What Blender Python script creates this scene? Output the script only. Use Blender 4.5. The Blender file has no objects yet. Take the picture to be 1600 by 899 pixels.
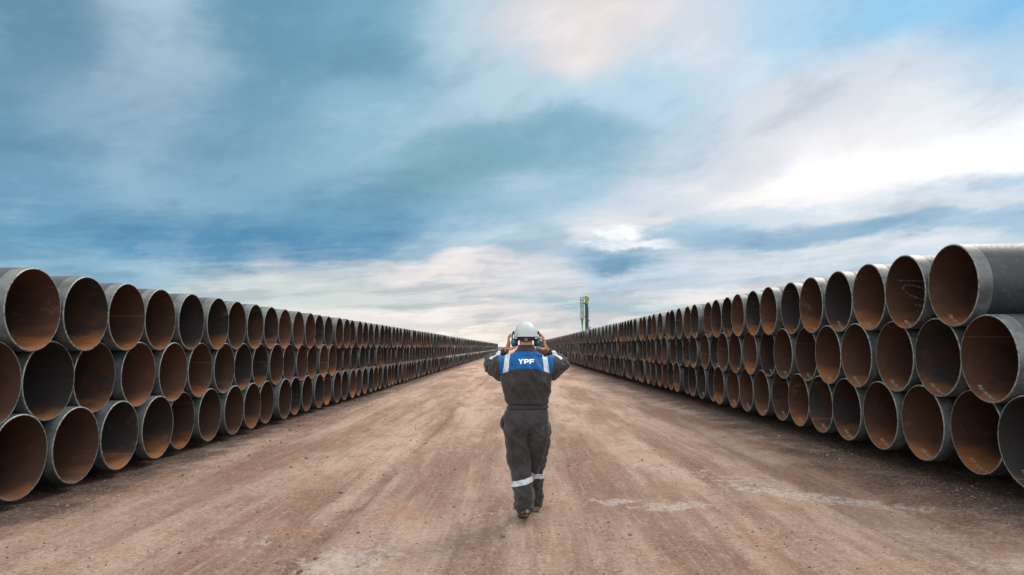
import bpy, bmesh, math, random
import numpy as np
from mathutils import Vector, Matrix, noise as mnoise
from mathutils.bvhtree import BVHTree

random.seed(7)
rng = np.random.default_rng(7)
SC = bpy.context.scene
COL = SC.collection
rad = math.radians

# ------------------------------------------------------------------ camera
CAM_H = 1.65
FPX = 1095.0                       # focal length in pixels of a 1600 px wide picture
PITCH = math.atan((542.0 - 449.5) / FPX)
YAW = math.atan(7.0 / FPX)
cam_d = bpy.data.cameras.new('camera')
cam_d.sensor_width = 36.0
cam_d.lens = 36.0 * FPX / 1600.0
cam_d.clip_start = 0.05
cam_d.clip_end = 9000.0
cam = bpy.data.objects.new('camera', cam_d)
COL.objects.link(cam)
cam.location = (0, 0, CAM_H)
cam.rotation_euler = (rad(90) + PITCH, 0, YAW)
SC.camera = cam
CAM_R = cam.rotation_euler.to_matrix()


def sky_dir(px, py):
    d = CAM_R @ Vector(((px - 800) / FPX, -(py - 449.5) / FPX, -1.0))
    d.normalize()
    return math.atan2(d.x, d.y), math.asin(d.z)


# ------------------------------------------------------------------ view
SC.view_settings.view_transform = 'Standard'
SC.view_settings.look = 'None'
SC.view_settings.gamma = 1.0
SC.view_settings.exposure = 0.0
SC.view_settings.use_curve_mapping = False
SC.cycles.max_bounces = 8
SC.cycles.diffuse_bounces = 4
SC.cycles.use_denoising = True


# ------------------------------------------------------------------ node helper
class NT:
    def __init__(self, tree):
        self.t = tree
        self.n = tree.nodes
        self.l = tree.links

    def _set(self, sock, v):
        if v is None:
            return
        if isinstance(v, bpy.types.NodeSocket):
            self.l.new(v, sock)
        else:
            if hasattr(sock.default_value, '__len__') and not hasattr(v, '__len__'):
                v = (v,) * len(sock.default_value)
            if hasattr(v, '__len__') and len(sock.default_value) == 4 and len(v) == 3:
                v = (*v, 1.0)
            sock.default_value = v

    def m(self, op, a, b=None, c=None, clamp=False):
        n = self.n.new('ShaderNodeMath')
        n.operation = op
        n.use_clamp = clamp
        for i, v in enumerate((a, b, c)):
            self._set(n.inputs[i], v)
        return n.outputs[0]

    def v(self, op, a, b=None, c=None, out=0):
        n = self.n.new('ShaderNodeVectorMath')
        n.operation = op
        for i, v in enumerate((a, b, c)):
            if v is not None:
                self._set(n.inputs[i], v)
        return n.outputs[out]

    def scale(self, a, s):
        n = self.n.new('ShaderNodeVectorMath')
        n.operation = 'SCALE'
        self._set(n.inputs[0], a)
        self._set(n.inputs['Scale'], s)
        return n.outputs[0]

    def dot(self, a, b):
        n = self.n.new('ShaderNodeVectorMath')
        n.operation = 'DOT_PRODUCT'
        self._set(n.inputs[0], a)
        self._set(n.inputs[1], b)
        return n.outputs['Value']

    def sep(self, a):
        n = self.n.new('ShaderNodeSeparateXYZ')
        self._set(n.inputs[0], a)
        return n.outputs[0], n.outputs[1], n.outputs[2]

    def comb(self, x, y, z):
        n = self.n.new('ShaderNodeCombineXYZ')
        for i, v in enumerate((x, y, z)):
            self._set(n.inputs[i], v)
        return n.outputs[0]

    def noise(self, vec, scale=1.0, detail=4.0, rough=0.55, dist=0.0, color=False):
        n = self.n.new('ShaderNodeTexNoise')
        n.noise_dimensions = '3D'
        self._set(n.inputs['Vector'], vec)
        self._set(n.inputs['Scale'], scale)
        self._set(n.inputs['Detail'], detail)
        self._set(n.inputs['Roughness'], rough)
        self._set(n.inputs['Distortion'], dist)
        return n.outputs['Color' if color else 'Fac']

    def voro(self, vec, scale, feature='F1', out='Distance', rand=1.0):
        n = self.n.new('ShaderNodeTexVoronoi')
        n.feature = feature
        self._set(n.inputs['Vector'], vec)
        self._set(n.inputs['Scale'], scale)
        self._set(n.inputs['Randomness'], rand)
        return n.outputs[out]

    def ss(self, v, a, b, lo=0.0, hi=1.0):
        n = self.n.new('ShaderNodeMapRange')
        n.interpolation_type = 'SMOOTHSTEP'
        self._set(n.inputs[0], v)
        self._set(n.inputs[1], a)
        self._set(n.inputs[2], b)
        self._set(n.inputs[3], lo)
        self._set(n.inputs[4], hi)
        return n.outputs[0]

    def mix(self, f, a, b, mode='MIX'):
        n = self.n.new('ShaderNodeMix')
        n.data_type = 'RGBA'
        n.blend_type = mode
        self._set(n.inputs[0], f)
        self._set(n.inputs[6], a)
        self._set(n.inputs[7], b)
        return n.outputs[2]

    def bump(self, h, strength, dist, normal=None):
        n = self.n.new('ShaderNodeBump')
        self._set(n.inputs['Height'], h)
        n.inputs['Strength'].default_value = strength
        n.inputs['Distance'].default_value = dist
        if normal is not None:
            self.l.new(normal, n.inputs['Normal'])
        return n.outputs[0]


def new_mat(name):
    m = bpy.data.materials.new(name)
    m.use_nodes = True
    t = NT(m.node_tree)
    b = m.node_tree.nodes['Principled BSDF']
    return m, t, b


def lin(c):
    return tuple(((x / 255.0) / 12.92 if x / 255.0 <= 0.04045 else ((x / 255.0 + 0.055) / 1.055) ** 2.4) for x in c)


def hexlin(h):
    return lin((int(h[0:2], 16), int(h[2:4], 16), int(h[4:6], 16)))


# ------------------------------------------------------------------ sky and sun
SUN_AZ, SUN_EL = rad(38), rad(46)
world = bpy.data.worlds.new('World')
SC.world = world
world.use_nodes = True
wt = NT(world.node_tree)
bg = world.node_tree.nodes['Background']
sky = world.node_tree.nodes.new('ShaderNodeTexSky')
sky.sky_type = 'NISHITA'
sky.sun_disc = False
sky.sun_elevation = SUN_EL
sky.sun_rotation = SUN_AZ
sky.air_density = 1.0
sky.dust_density = 1.5
tc = world.node_tree.nodes.new('ShaderNodeTexCoord').outputs['Generated']
wx, wy, wz = wt.sep(tc)
az = wt.m('ARCTAN2', wx, wy)
el = wt.m('ARCSINE', wz)
zz = wt.m('ADD', wt.m('MAXIMUM', wz, 0.0), 0.11)
plane = wt.comb(wt.m('DIVIDE', wx, zz), wt.m('DIVIDE', wy, zz), 0.37)
# streaks slope: rotate the layer a little, stretch across
prx = wt.m('ADD', wt.m('MULTIPLY', wt.m('DIVIDE', wx, zz), 0.55), wt.m('MULTIPLY', wt.m('DIVIDE', wy, zz), 0.16))
pry = wt.m('SUBTRACT', wt.m('DIVIDE', wy, zz), wt.m('MULTIPLY', wt.m('DIVIDE', wx, zz), 0.22))
streak = wt.comb(prx, pry, 2.1)
warp = wt.noise(plane, 0.9, 5.0, 0.55, 0.3, color=True)
warp2 = wt.noise(streak, 2.6, 5.0, 0.6, 0.0, color=True)
wv = wt.v('MULTIPLY', wt.v('SUBTRACT', warp, (0.5, 0.5, 0.5)), (0.08, 0.03, 0))
wv2 = wt.v('MULTIPLY', wt.v('SUBTRACT', warp2, (0.5, 0.5, 0.5)), (0.10, 0.035, 0))
ae = wt.comb(wt.m('SUBTRACT', wt.m('MULTIPLY', az, 1.25), wt.m('MULTIPLY', el, 0.45)), wt.m('SUBTRACT', wt.m('MULTIPLY', wt.m('SUBTRACT', 3.1, wt.m('MULTIPLY', el, 1.5)), el), wt.m('MULTIPLY', az, 0.30)), 1.3)
warp3 = wt.noise(ae, 3.4, 9.0, 0.60, 0.2, color=True)
wv3 = wt.v('MULTIPLY', wt.v('SUBTRACT', warp3, (0.5, 0.5, 0.5)), (0.17, 0.095, 0))
uv = wt.v('ADD', wt.v('ADD', wt.v('ADD', wt.comb(az, el, 0.0), wv), wv2), wv3)
# soft cloud masses: position in the sky (as seen pixel -> direction), size, colour, weight
MASSES = [
    (40, 60, 130, 80, '5c87a1', 1.3), (-60, 200, 120, 120, '6596b1', 1), (265, 50, 60, 80, 'b6d0e0', 1.2),
    (185, 190, 100, 60, 'a6c5d9', 1.1), (250, 300, 130, 40, '9fc2d8', .9), (50, 300, 90, 60, '6299bb', 1),
    (430, 90, 80, 90, '6799b2', 1.5), (340, 220, 80, 60, '6d9cb8', 1.2), (470, 240, 90, 50, '94bbd1', .8),
    (590, 60, 80, 60, '75a8c0', 1.2), (540, 180, 80, 60, '9bc3d8', .8), (740, 90, 80, 70, 'b9d4e4', 1.1),
    (880, 45, 90, 35, 'e6dfdf', 1.2), (910, 90, 40, 25, 'eee4e2', 1), (1020, 130, 90, 50, 'bcd8ea', 1),
    (1120, 60, 70, 40, 'd8dde6', .9), (1250, 40, 80, 50, 'aed5ee', 1), (1400, 20, 60, 30, '8ecbf1', 1.2),
    (1600, 15, 55, 30, '62b6ee', 1.2), (1600, 90, 60, 40, 'a8d0ea', 1), (1420, 125, 130, 40, 'dfe3ea', 1.5),
    (1270, 160, 90, 40, 'd9dfe8', 1.2), (1460, 200, 150, 36, 'f8f6f7', 2.4), (1490, 252, 130, 30, 'ffffff', 4.0),
    (1290, 266, 70, 16, 'fdfbfb', 1.6), (1180, 300, 80, 16, 'fbf6f5', 1.3), (1320, 230, 60, 20, 'eceaee', 1),
    (1370, 300, 80, 14, 'e4e3e8', 1), (1170, 250, 60, 30, 'd3d9e3', 1), (1060, 300, 60, 30, 'd0dbe6', 1),
    (1000, 240, 60, 30, 'cfdbe6', .8), (1070, 215, 50, 30, 'c2d8e8', .8),
    (1560, 288, 90, 13, '7fb0d2', 2.2), (1420, 335, 130, 10, 'dfe4ea', 1.0), (1530, 318, 90, 10, 'e5e8ed', 1.0),
    (1240, 378, 130, 15, '7aa6c3', 2.4), (1420, 360, 110, 10, '93b9d2', 1.4), (1570, 345, 80, 14, '9cc0d8', 1.2),
    (1110, 365, 60, 14, 'a5c6dc', 1.1), (1200, 335, 80, 12, 'c1d5e4', 1), (1350, 395, 100, 9, 'f2f1f3', 1.1),
    (1500, 385, 90, 10, 'd5dee8', 1), (1200, 420, 110, 14, 'cdd9e3', 1),
    (1000, 345, 40, 14, 'ece8ea', 1.0), (985, 366, 26, 11, 'ffffff', 0.9), (1025, 386, 34, 5, 'ffffff', 0.7), (915, 362, 22, 8, 'f6f3f3', 0.9),
    (985, 406, 50, 10, '77a3c1', 2.4), (930, 330, 50, 22, 'd3dfe9', 1), (1090, 400, 60, 12, 'd3dde6', 1),
    (810, 222, 110, 26, '7caabe', 1.9), (900, 230, 70, 30, '8fbbd2', 1.1), (690, 262, 90, 34, '7ba9b9', 1.5),
    (560, 320, 110, 26, '72a5c1', 1.3), (840, 300, 80, 30, 'a5c8dc', 1), (740, 330, 80, 25, '92b9d0', 1),
    (400, 374, 150, 28, '4f8bb2', 2.6), (250, 385, 110, 20, '629cc1', 1.5), (570, 358, 90, 20, '5c95ba', 1.5),
    (60, 370, 110, 30, '72a8c9', 1.2), (380, 300, 90, 30, '7fadc8', 1), (120, 420, 110, 18, '93bcd3', 1),
    (300, 425, 60, 12, 'a9c8d8', 1), (400, 440, 70, 16, 'd3dcda', 1.1), (520, 412, 70, 14, 'dfe2e2', 1.0),
    (660, 385, 90, 16, '9fc0d5', 1.2), (790, 375, 70, 20, 'b6cfdf', 1), (880, 385, 50, 20, 'b3cbdc', 1),
    (690, 425, 90, 14, 'efe8e7', 1.4), (740, 408, 40, 10, 'f7efec', 1.2), (830, 420, 50, 14, 'd6dbe1', 1),
    (550, 465, 90, 14, 'c8d3d2', 1.2), (700, 460, 90, 12, 'd9d9da', 1.2), (850, 455, 90, 12, 'd3d8de', 1.1),
    (1000, 440, 90, 16, 'bfd1df', 1.2), (930, 475, 70, 10, 'b5d0da', 1.2), (1050, 465, 80, 9, 'eae6e6', 1.0),
    (690, 490, 90, 9, 'f3ece8', 1.4), (800, 495, 80, 10, 'd6d3d5', 1.1), (980, 500, 70, 9, 'dfdcdd', 1.1),
    (770, 532, 120, 8, 'fff4e8', 1.6), (1000, 532, 140, 6, 'efe8e2', 1.0), (620, 508, 60, 8, 'e3dfdc', 1.0), (880, 515, 70, 6, 'e8e4e4', 1.0),
    (-250, 380, 200, 60, '7fb0cd', 1.2), (1900, 360, 220, 50, 'bfd4e3', 1.2), (-300, 80, 200, 200, '7ba6c0', 1),
    (1900, 60, 220, 160, 'a9d0ea', 1), (-300, 520, 300, 40, 'dfe0de', 1), (1950, 520, 300, 40, 'e5dfdc', 1),
]
acc = None
wsum = None
for (px, py, sx, sy, hx, w) in MASSES:
    a0, e0 = sky_dir(px, py)
    kx, ky = 1.3 * FPX / sx, 1.3 * FPX / sy
    d = wt.v('MULTIPLY_ADD', uv, (kx, ky, 0), (-a0 * kx, -e0 * ky, 0))
    q = wt.dot(d, d)
    g = wt.m('ADD', wt.m('POWER', math.exp(-0.5), q), 1e-7)
    if w != 1:
        g = wt.m('MULTIPLY', g, w)
    c = hexlin(hx)
    if hx == 'ffffff':
        c = (1.22, 1.20, 1.18)
    n = world.node_tree.nodes.new('ShaderNodeVectorMath')
    n.operation = 'SCALE'
    n.inputs[0].default_value = c
    wt.l.new(g, n.inputs['Scale'])
    acc = n.outputs[0] if acc is None else wt.v('ADD', acc, n.outputs[0])
    wsum = g if wsum is None else wt.m('ADD', wsum, g)
AMB = (1.75, 1.74, 1.74)                       # bright thin overcast overhead and behind
base_w = wt.ss(el, rad(29), rad(44), 0.0005, 0.35)
nb = world.node_tree.nodes.new('ShaderNodeVectorMath')
nb.operation = 'SCALE'
nb.inputs[0].default_value = AMB
wt.l.new(base_w, nb.inputs['Scale'])
acc = wt.v('ADD', acc, nb.outputs[0])
wsum = wt.m('ADD', wsum, base_w)
cloud = wt.scale(acc, wt.m('DIVIDE', 1.0, wsum))
# wisps: fine structure of the layer
s1 = wt.noise(streak, 1.9, 9.0, 0.66, 0.6)
s2 = wt.noise(ae, 5.0, 9.0, 0.60, 0.25)
s3 = wt.noise(wt.comb(wt.m('MULTIPLY', az, 2.2), wt.m('SUBTRACT', wt.m('MULTIPLY', el, 22.0), wt.m('MULTIPLY', az, 1.6)), 4.0), 2.6, 7.0, 0.6, 0.4)
low = wt.ss(el, rad(2), rad(15), 1.0, 0.0)
wisp = wt.m('ADD', wt.m('ADD', wt.m('MULTIPLY', s1, 0.10), wt.m('MULTIPLY', s2, 0.90)), wt.m('MULTIPLY', wt.m('MULTIPLY', wt.m('SUBTRACT', s3, 0.5), low), 0.95))
wisp = wt.m('ADD', 0.5, wt.m('MULTIPLY', wt.m('SUBTRACT', wisp, 0.5), wt.m('ADD', 0.95, wt.m('MULTIPLY', low, 0.6))))
cloud = wt.mix(wt.ss(wisp, 0.51, 0.66, 0.0, 0.45), cloud, wt.v('ADD', wt.v('MULTIPLY', cloud, (1.05, 1.02, 1.01)), (0.16, 0.14, 0.13)))
cloud = wt.mix(wt.ss(wisp, 0.34, 0.50, 0.62, 0.0), cloud, wt.v('MULTIPLY', cloud, (0.69, 0.745, 0.79)))
cloud10 = wt.scale(cloud, 10.0)
final = wt.mix(0.97, sky.outputs[0], cloud10)
wt.l.new(final, bg.inputs['Color'])
bg.inputs['Strength'].default_value = 0.1

sun_d = bpy.data.lights.new('sun', 'SUN')
sun_d.energy = 2.0
sun_d.angle = rad(14)
sun_d.color = (1.0, 0.93, 0.84)
sun = bpy.data.objects.new('sun', sun_d)
COL.objects.link(sun)
sdir = Vector((math.sin(SUN_AZ) * math.cos(SUN_EL), math.cos(SUN_AZ) * math.cos(SUN_EL), math.sin(SUN_EL)))
sun.rotation_euler = sdir.to_track_quat('Z', 'Y').to_euler()
sun.location = (30, 40, 40)


# ------------------------------------------------------------------ object helpers
def link_mesh(name, me, mats=(), parent=None, smooth=True):
    o = bpy.data.objects.new(name, me)
    COL.objects.link(o)
    for m in mats:
        me.materials.append(m)
    if smooth and len(me.polygons):
        me.polygons.foreach_set('use_smooth', [True] * len(me.polygons))
    if parent is not None:
        o.parent = parent
    return o


def mesh_from(verts, faces, name='mesh'):
    me = bpy.data.meshes.new(name)
    me.from_pydata([tuple(v) for v in verts], [], faces)
    me.update()
    return me


def tag(o, label=None, cat=None, group=None, kind=None):
    if label:
        o['label'] = label
    if cat:
        o['category'] = cat
    if group:
        o['group'] = group
    if kind:
        o['kind'] = kind
    return o


# ------------------------------------------------------------------ ground
def vnoise(x, y, seed=0):
    xi = np.floor(x).astype(np.int64)
    yi = np.floor(y).astype(np.int64)
    xf, yf = x - xi, y - yi
    u = xf * xf * (3 - 2 * xf)
    v = yf * yf * (3 - 2 * yf)

    def h(a, b):
        n = (a * 374761393 + b * 668265263 + seed * 974634777) & 0x7fffffff
        n = ((n ^ (n >> 13)) * 1274126177) & 0x7fffffff
        n = n ^ (n >> 16)
        return (n & 0xffff) / 65535.0
    return (h(xi, yi) * (1 - u) + h(xi + 1, yi) * u) * (1 - v) + (h(xi, yi + 1) * (1 - u) + h(xi + 1, yi + 1) * u) * v


def fbm(x, y, oct=4, seed=0):
    s, a, t = 0.0, 1.0, 0.0
    for i in range(oct):
        s = s + a * (vnoise(x * 2 ** i + 13.7 * i, y * 2 ** i + 7.3 * i, seed + i) - 0.5)
        t += a
        a *= 0.5
    return s / t


def sstep(v, a, b):
    t = np.clip((v - a) / (b - a), 0, 1)
    return t * t * (3 - 2 * t)


ZB_L, ZB_R = 0.045, 0.300          # undersides of the two stacks


def ground_h(x, y):
    near = np.clip(1.2 - np.abs(y) / 120.0, 0, 1) * np.clip(1.2 - np.abs(x) / 30.0, 0, 1)
    h = 0.05 * fbm(x * 0.35, y * 0.12, 3, 3) * near
    h = h + 0.030 * fbm(x * 1.6, y * 0.7, 4, 9) * near
    h = h + 0.026 * fbm(x * 6, y * 5, 4, 21) * near * (0.6 + 1.2 * sstep(np.abs(x), 3.6, 4.8))
    # wheel ruts
    for (xc, wd, dp, wob, sd) in ((-1.66, 0.10, 0.030, 0.10, 1), (-1.30, 0.06, 0.012, 0.08, 2), (-2.9, 0.14, 0.018, 0.15, 3),
                                  (0.62, 0.13, 0.014, 0.10, 4), (0.98, 0.10, 0.012, 0.1, 5), (2.3, 0.16, 0.016, 0.2, 6),
                                  (-0.35, 0.10, 0.010, 0.2, 7), (1.55, .08, .008, .2, 8)):
        c = xc + wob * 2 * fbm(y * 0.12, y * 0 + sd, 2, sd + 40) + 0.03 * fbm(y * 2.0, y * 0 + 5, 2, sd)
        g = np.exp(-((x - c) / wd) ** 2)
        rim = np.exp(-((np.abs(x - c) - wd * 1.7) / (wd * 0.6)) ** 2)
        h = h + near * (-dp * g + 0.45 * dp * rim) * (0.55 + 1.2 * vnoise(y * 0.4 + sd, x * 0 + 2, 5))
    # tread marks in the right hand wheel track
    tread = (np.sin(y * 34 + 6 * np.abs(x - 0.8)) > 0.2) * np.exp(-((x - 0.8) / 0.26) ** 2) * (vnoise(x * 2, y * .6, 77) > 0.45)
    h = h - 0.006 * tread * np.clip(1.3 - y / 16, 0, 1)
    # left edge dips, right edge rises towards the stack
    h = h - 0.055 * sstep(-x, 3.9, 5.3)
    h = h + 0.075 * sstep(x, 3.2, 5.0)
    # earth berms that carry the pipes
    for c in (-6.9, -11.0, -15.0):
        t = ZB_L + 0.015 - h
        h = h + t * np.exp(-((x - c) / 0.42) ** 4)
    for c in (6.6, 10.5, 14.5):
        t = ZB_R + 0.015 - h
        h = h + t * np.exp(-((x - c) / 0.45) ** 4)
    return h


def graded(a, b, s0, g, smax):
    out = [a]
    s = s0
    while out[-1] < b:
        out.append(out[-1] + s)
        s = min(s * g, smax)
    return out


xs_mid = list(np.arange(-6.2, 6.2, 0.036))
xs_r = graded(6.2, 18, 0.06, 1.02, 0.25) + [24, 34, 60, 110, 220, 500, 1100, 2600]
xs_l = [-v for v in xs_r[::-1]]
xs = np.array(sorted(set(np.round(xs_l + xs_mid + xs_r, 4))))
ys = np.array([-60, -30, -15, -8, -4, -1, 1, 2.2] + graded(3.0, 60, 0.026, 1.010, 0.6) + graded(61.5, 240, 1.5, 1.02, 6) + [270, 340, 480, 700, 1100, 1800, 3200, 6000])
X, Y = np.meshgrid(xs, ys)
Z = ground_h(X, Y)
nx, ny = len(xs), len(ys)
co = np.stack([X.ravel(), Y.ravel(), Z.ravel()], 1).astype(np.float32)
idx = np.arange(nx * ny).reshape(ny, nx)
quads = np.stack([idx[:-1, :-1].ravel(), idx[:-1, 1:].ravel(), idx[1:, 1:].ravel(), idx[1:, :-1].ravel()], 1).astype(np.int32)
gm = bpy.data.meshes.new('ground')
gm.vertices.add(len(co))
gm.vertices.foreach_set('co', co.ravel())
gm.loops.add(quads.size)
gm.loops.foreach_set('vertex_index', quads.ravel())
gm.polygons.add(len(quads))
gm.polygons.foreach_set('loop_start', np.arange(0, quads.size, 4, dtype=np.int32))
gm.update(calc_edges=True)
gm.validate()

mg, t, b = new_mat('dirt')
pos = mg.node_tree.nodes.new('ShaderNodeNewGeometry').outputs['Position']
gx, gy, gz = t.sep(pos)
P = t.comb(gx, gy, 0.0)
drift = t.noise(P, 0.35, 3, 0.5, color=True)
Pw = t.v('ADD', P, t.v('MULTIPLY', t.v('SUBTRACT', drift, (.5, .5, .5)), (0.28, 2.0, 0)))
Plong = t.v('MULTIPLY', Pw, (1.25, 0.16, 1.0))
big = t.noise(Plong, 0.9, 5, 0.6)
mid = t.noise(t.v('MULTIPLY', Pw, (1, 0.5, 1)), 2.6, 6, 0.62)
fine = t.noise(P, 16, 7, 0.66)
vfine = t.noise(P, 75, 5, 0.7)
lines = t.noise(t.v('MULTIPLY', Pw, (6.0, 0.14, 1.0)), 1.2, 5, 0.66)
lines2 = t.noise(t.v('MULTIPLY', P, (26.0, 0.5, 1.0)), 1.0, 3, 0.6)
c = t.mix(t.ss(big, 0.36, 0.62), (0.245, 0.150, 0.106), (0.470, 0.340, 0.258))
c = t.mix(t.ss(mid, 0.50, 0.72, 0, 0.55), c, (0.22, 0.125, 0.082))
c = t.mix(t.ss(mid, 0.28, 0.45, 0.5, 0.0), c, (0.52, 0.375, 0.275))
c = t.mix(t.m('MULTIPLY', t.ss(lines, 0.46, 0.60, 0, 0.55), t.ss(big, 0.40, 0.60, 1.0, 0.25)), c, (0.225, 0.142, 0.10))
c = t.mix(t.m('MULTIPLY', t.ss(lines2, 0.52, 0.66, 0, 0.36), t.ss(mid, 0.42, 0.56, 0.1, 1.0)), c, (0.56, 0.41, 0.31))
orange = t.noise(t.v('ADD', P, (31, 4, 0)), 1.1, 4, 0.6)
c = t.mix(t.ss(orange, 0.50, 0.70, 0, 0.55), c, (0.36, 0.20, 0.115))
# named wheel tracks: churned darker soil
for (xc, wd, k) in ((-1.66, 0.16, 0.60), (-2.9, 0.22, 0.35), (0.8, 0.40, 0.28), (2.35, 0.25, 0.25), (-0.45, 0.2, 0.2), (-3.9, 0.3, 0.35)):
    wob = t.m('MULTIPLY', t.m('SUBTRACT', t.noise(t.comb(0.0, gy, xc), 0.35, 2, 0.5), 0.5), 0.55)
    dd = t.m('ABSOLUTE', t.m('SUBTRACT', t.m('ADD', gx, wob), xc))
    f = t.m('MULTIPLY', t.ss(dd, 0.0, wd, 1.0, 0.0), t.ss(t.noise(t.comb(t.m('MULTIPLY', gx, 3), gy, xc), 1.3, 4, 0.6), 0.38, 0.62, 0, k))
    c = t.mix(f, c, (0.115, 0.072, 0.052))
# pale mineral crust
crust_n = t.noise(t.v('MULTIPLY', P, (1.0, 0.8, 1)), 9.0, 9, 0.8)
crust = None
for (cx, cy, lx, ly, ang, k) in ((3.25, 7.85, 1.00, 0.17, -42, 1.0), (2.35, 9.3, 1.2, 0.30, -52, 0.6), (1.08, 7.75, 0.22, 0.12, 0, 1.0),
                                 (1.62, 7.45, 0.32, 0.16, 0, 1.0), (-1.32, 5.55, 0.35, 0.28, 30, .95), (3.95, 5.45, 0.45, 0.14, 0, .9),
                                 (-2.35, 6.1, .35, .15, 0, .55), (-1.1, 12.5, .3, 1.6, 0, .45), (-.25, 6.9, .25, .5, 0, .35), (3.6, 6.3, .5, .12, -30, .6)):
    ca, sa = math.cos(rad(ang)), math.sin(rad(ang))
    ux = t.m('DIVIDE', t.m('ADD', t.m('MULTIPLY', t.m('SUBTRACT', gx, cx), ca), t.m('MULTIPLY', t.m('SUBTRACT', gy, cy), sa)), lx)
    uy = t.m('DIVIDE', t.m('SUBTRACT', t.m('MULTIPLY', t.m('SUBTRACT', gy, cy), ca), t.m('MULTIPLY', t.m('SUBTRACT', gx, cx), sa)), ly)
    r2 = t.m('ADD', t.m('MULTIPLY', ux, ux), t.m('MULTIPLY', uy, uy))
    f = t.ss(r2, 0.0, 3.6, k, 0.0)
    crust = f if crust is None else t.m('MAXIMUM', crust, f)
cf = t.ss(t.m('ADD', crust_n, t.m('MULTIPLY', crust, 0.18)), 0.585, 0.73, 0, 0.66)
c = t.mix(cf, c, (0.62, 0.56, 0.50))
crust2 = t.noise(t.v('MULTIPLY', Pw, (1.0, 0.45, 1)), 1.7, 8, 0.7)
c = t.mix(t.ss(crust2, 0.63, 0.74, 0, 0.38), c, (0.57, 0.47, 0.40))
# darker, damp and littered soil by the stacks, with their shade painted in
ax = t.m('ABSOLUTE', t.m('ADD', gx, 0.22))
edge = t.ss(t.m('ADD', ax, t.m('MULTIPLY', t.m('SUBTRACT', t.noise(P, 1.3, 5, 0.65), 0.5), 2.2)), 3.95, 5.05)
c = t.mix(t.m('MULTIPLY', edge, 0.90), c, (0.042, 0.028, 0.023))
# grit
g1 = t.noise(P, 9, 9, 0.78)
g2 = t.noise(t.v('ADD', P, (5, 3, 0)), 26, 7, 0.80)
patchy = t.ss(t.noise(t.v('ADD', P, (2, 7, 0)), 1.4, 4, 0.6), 0.36, 0.60, 0.35, 1.0)
c = t.mix(t.m('MULTIPLY', t.ss(g1, 0.50, 0.64, 0, 0.52), patchy), c, (0.150, 0.088, 0.062))
c = t.mix(t.ss(g1, 0.36, 0.46, 0.40, 0.0), c, (0.58, 0.44, 0.34))
c = t.mix(t.m('MULTIPLY', t.ss(g2, 0.51, 0.61, 0, 0.58), patchy), c, (0.12, 0.074, 0.054))
c = t.mix(t.ss(g2, 0.38, 0.46, 0.50, 0.0), c, (0.64, 0.50, 0.40))
c = t.mix(t.ss(vfine, 0.52, 0.62, 0, 0.45), c, (0.12, 0.075, 0.055))
spk = t.voro(P, 28.0)
spm = t.noise(t.v('ADD', P, (9, 9, 0)), 1.6, 4, 0.6)
c = t.mix(t.m('MULTIPLY', t.ss(spk, 0.10, 0.17, 1, 0), t.ss(spm, 0.46, 0.60, 0, 0.85)), c, (0.075, 0.05, 0.04))
c = t.v('MULTIPLY', c, (1.36, 1.36, 1.39))
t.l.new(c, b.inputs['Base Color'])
b.inputs['Roughness'].default_value = 0.92
b.inputs['Specular IOR Level'].default_value = 0.15
hgt = t.m('ADD', t.m('MULTIPLY', g1, 1.4), t.m('ADD', t.m('MULTIPLY', g2, 0.7), t.m('ADD', t.m('MULTIPLY', mid, 1.2), t.m('MULTIPLY', lines, 0.8))))
t.l.new(t.bump(hgt, 1.0, 0.07), b.inputs['Normal'])
ground = link_mesh('ground', gm, [mg])
tag(ground, kind='structure')


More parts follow.
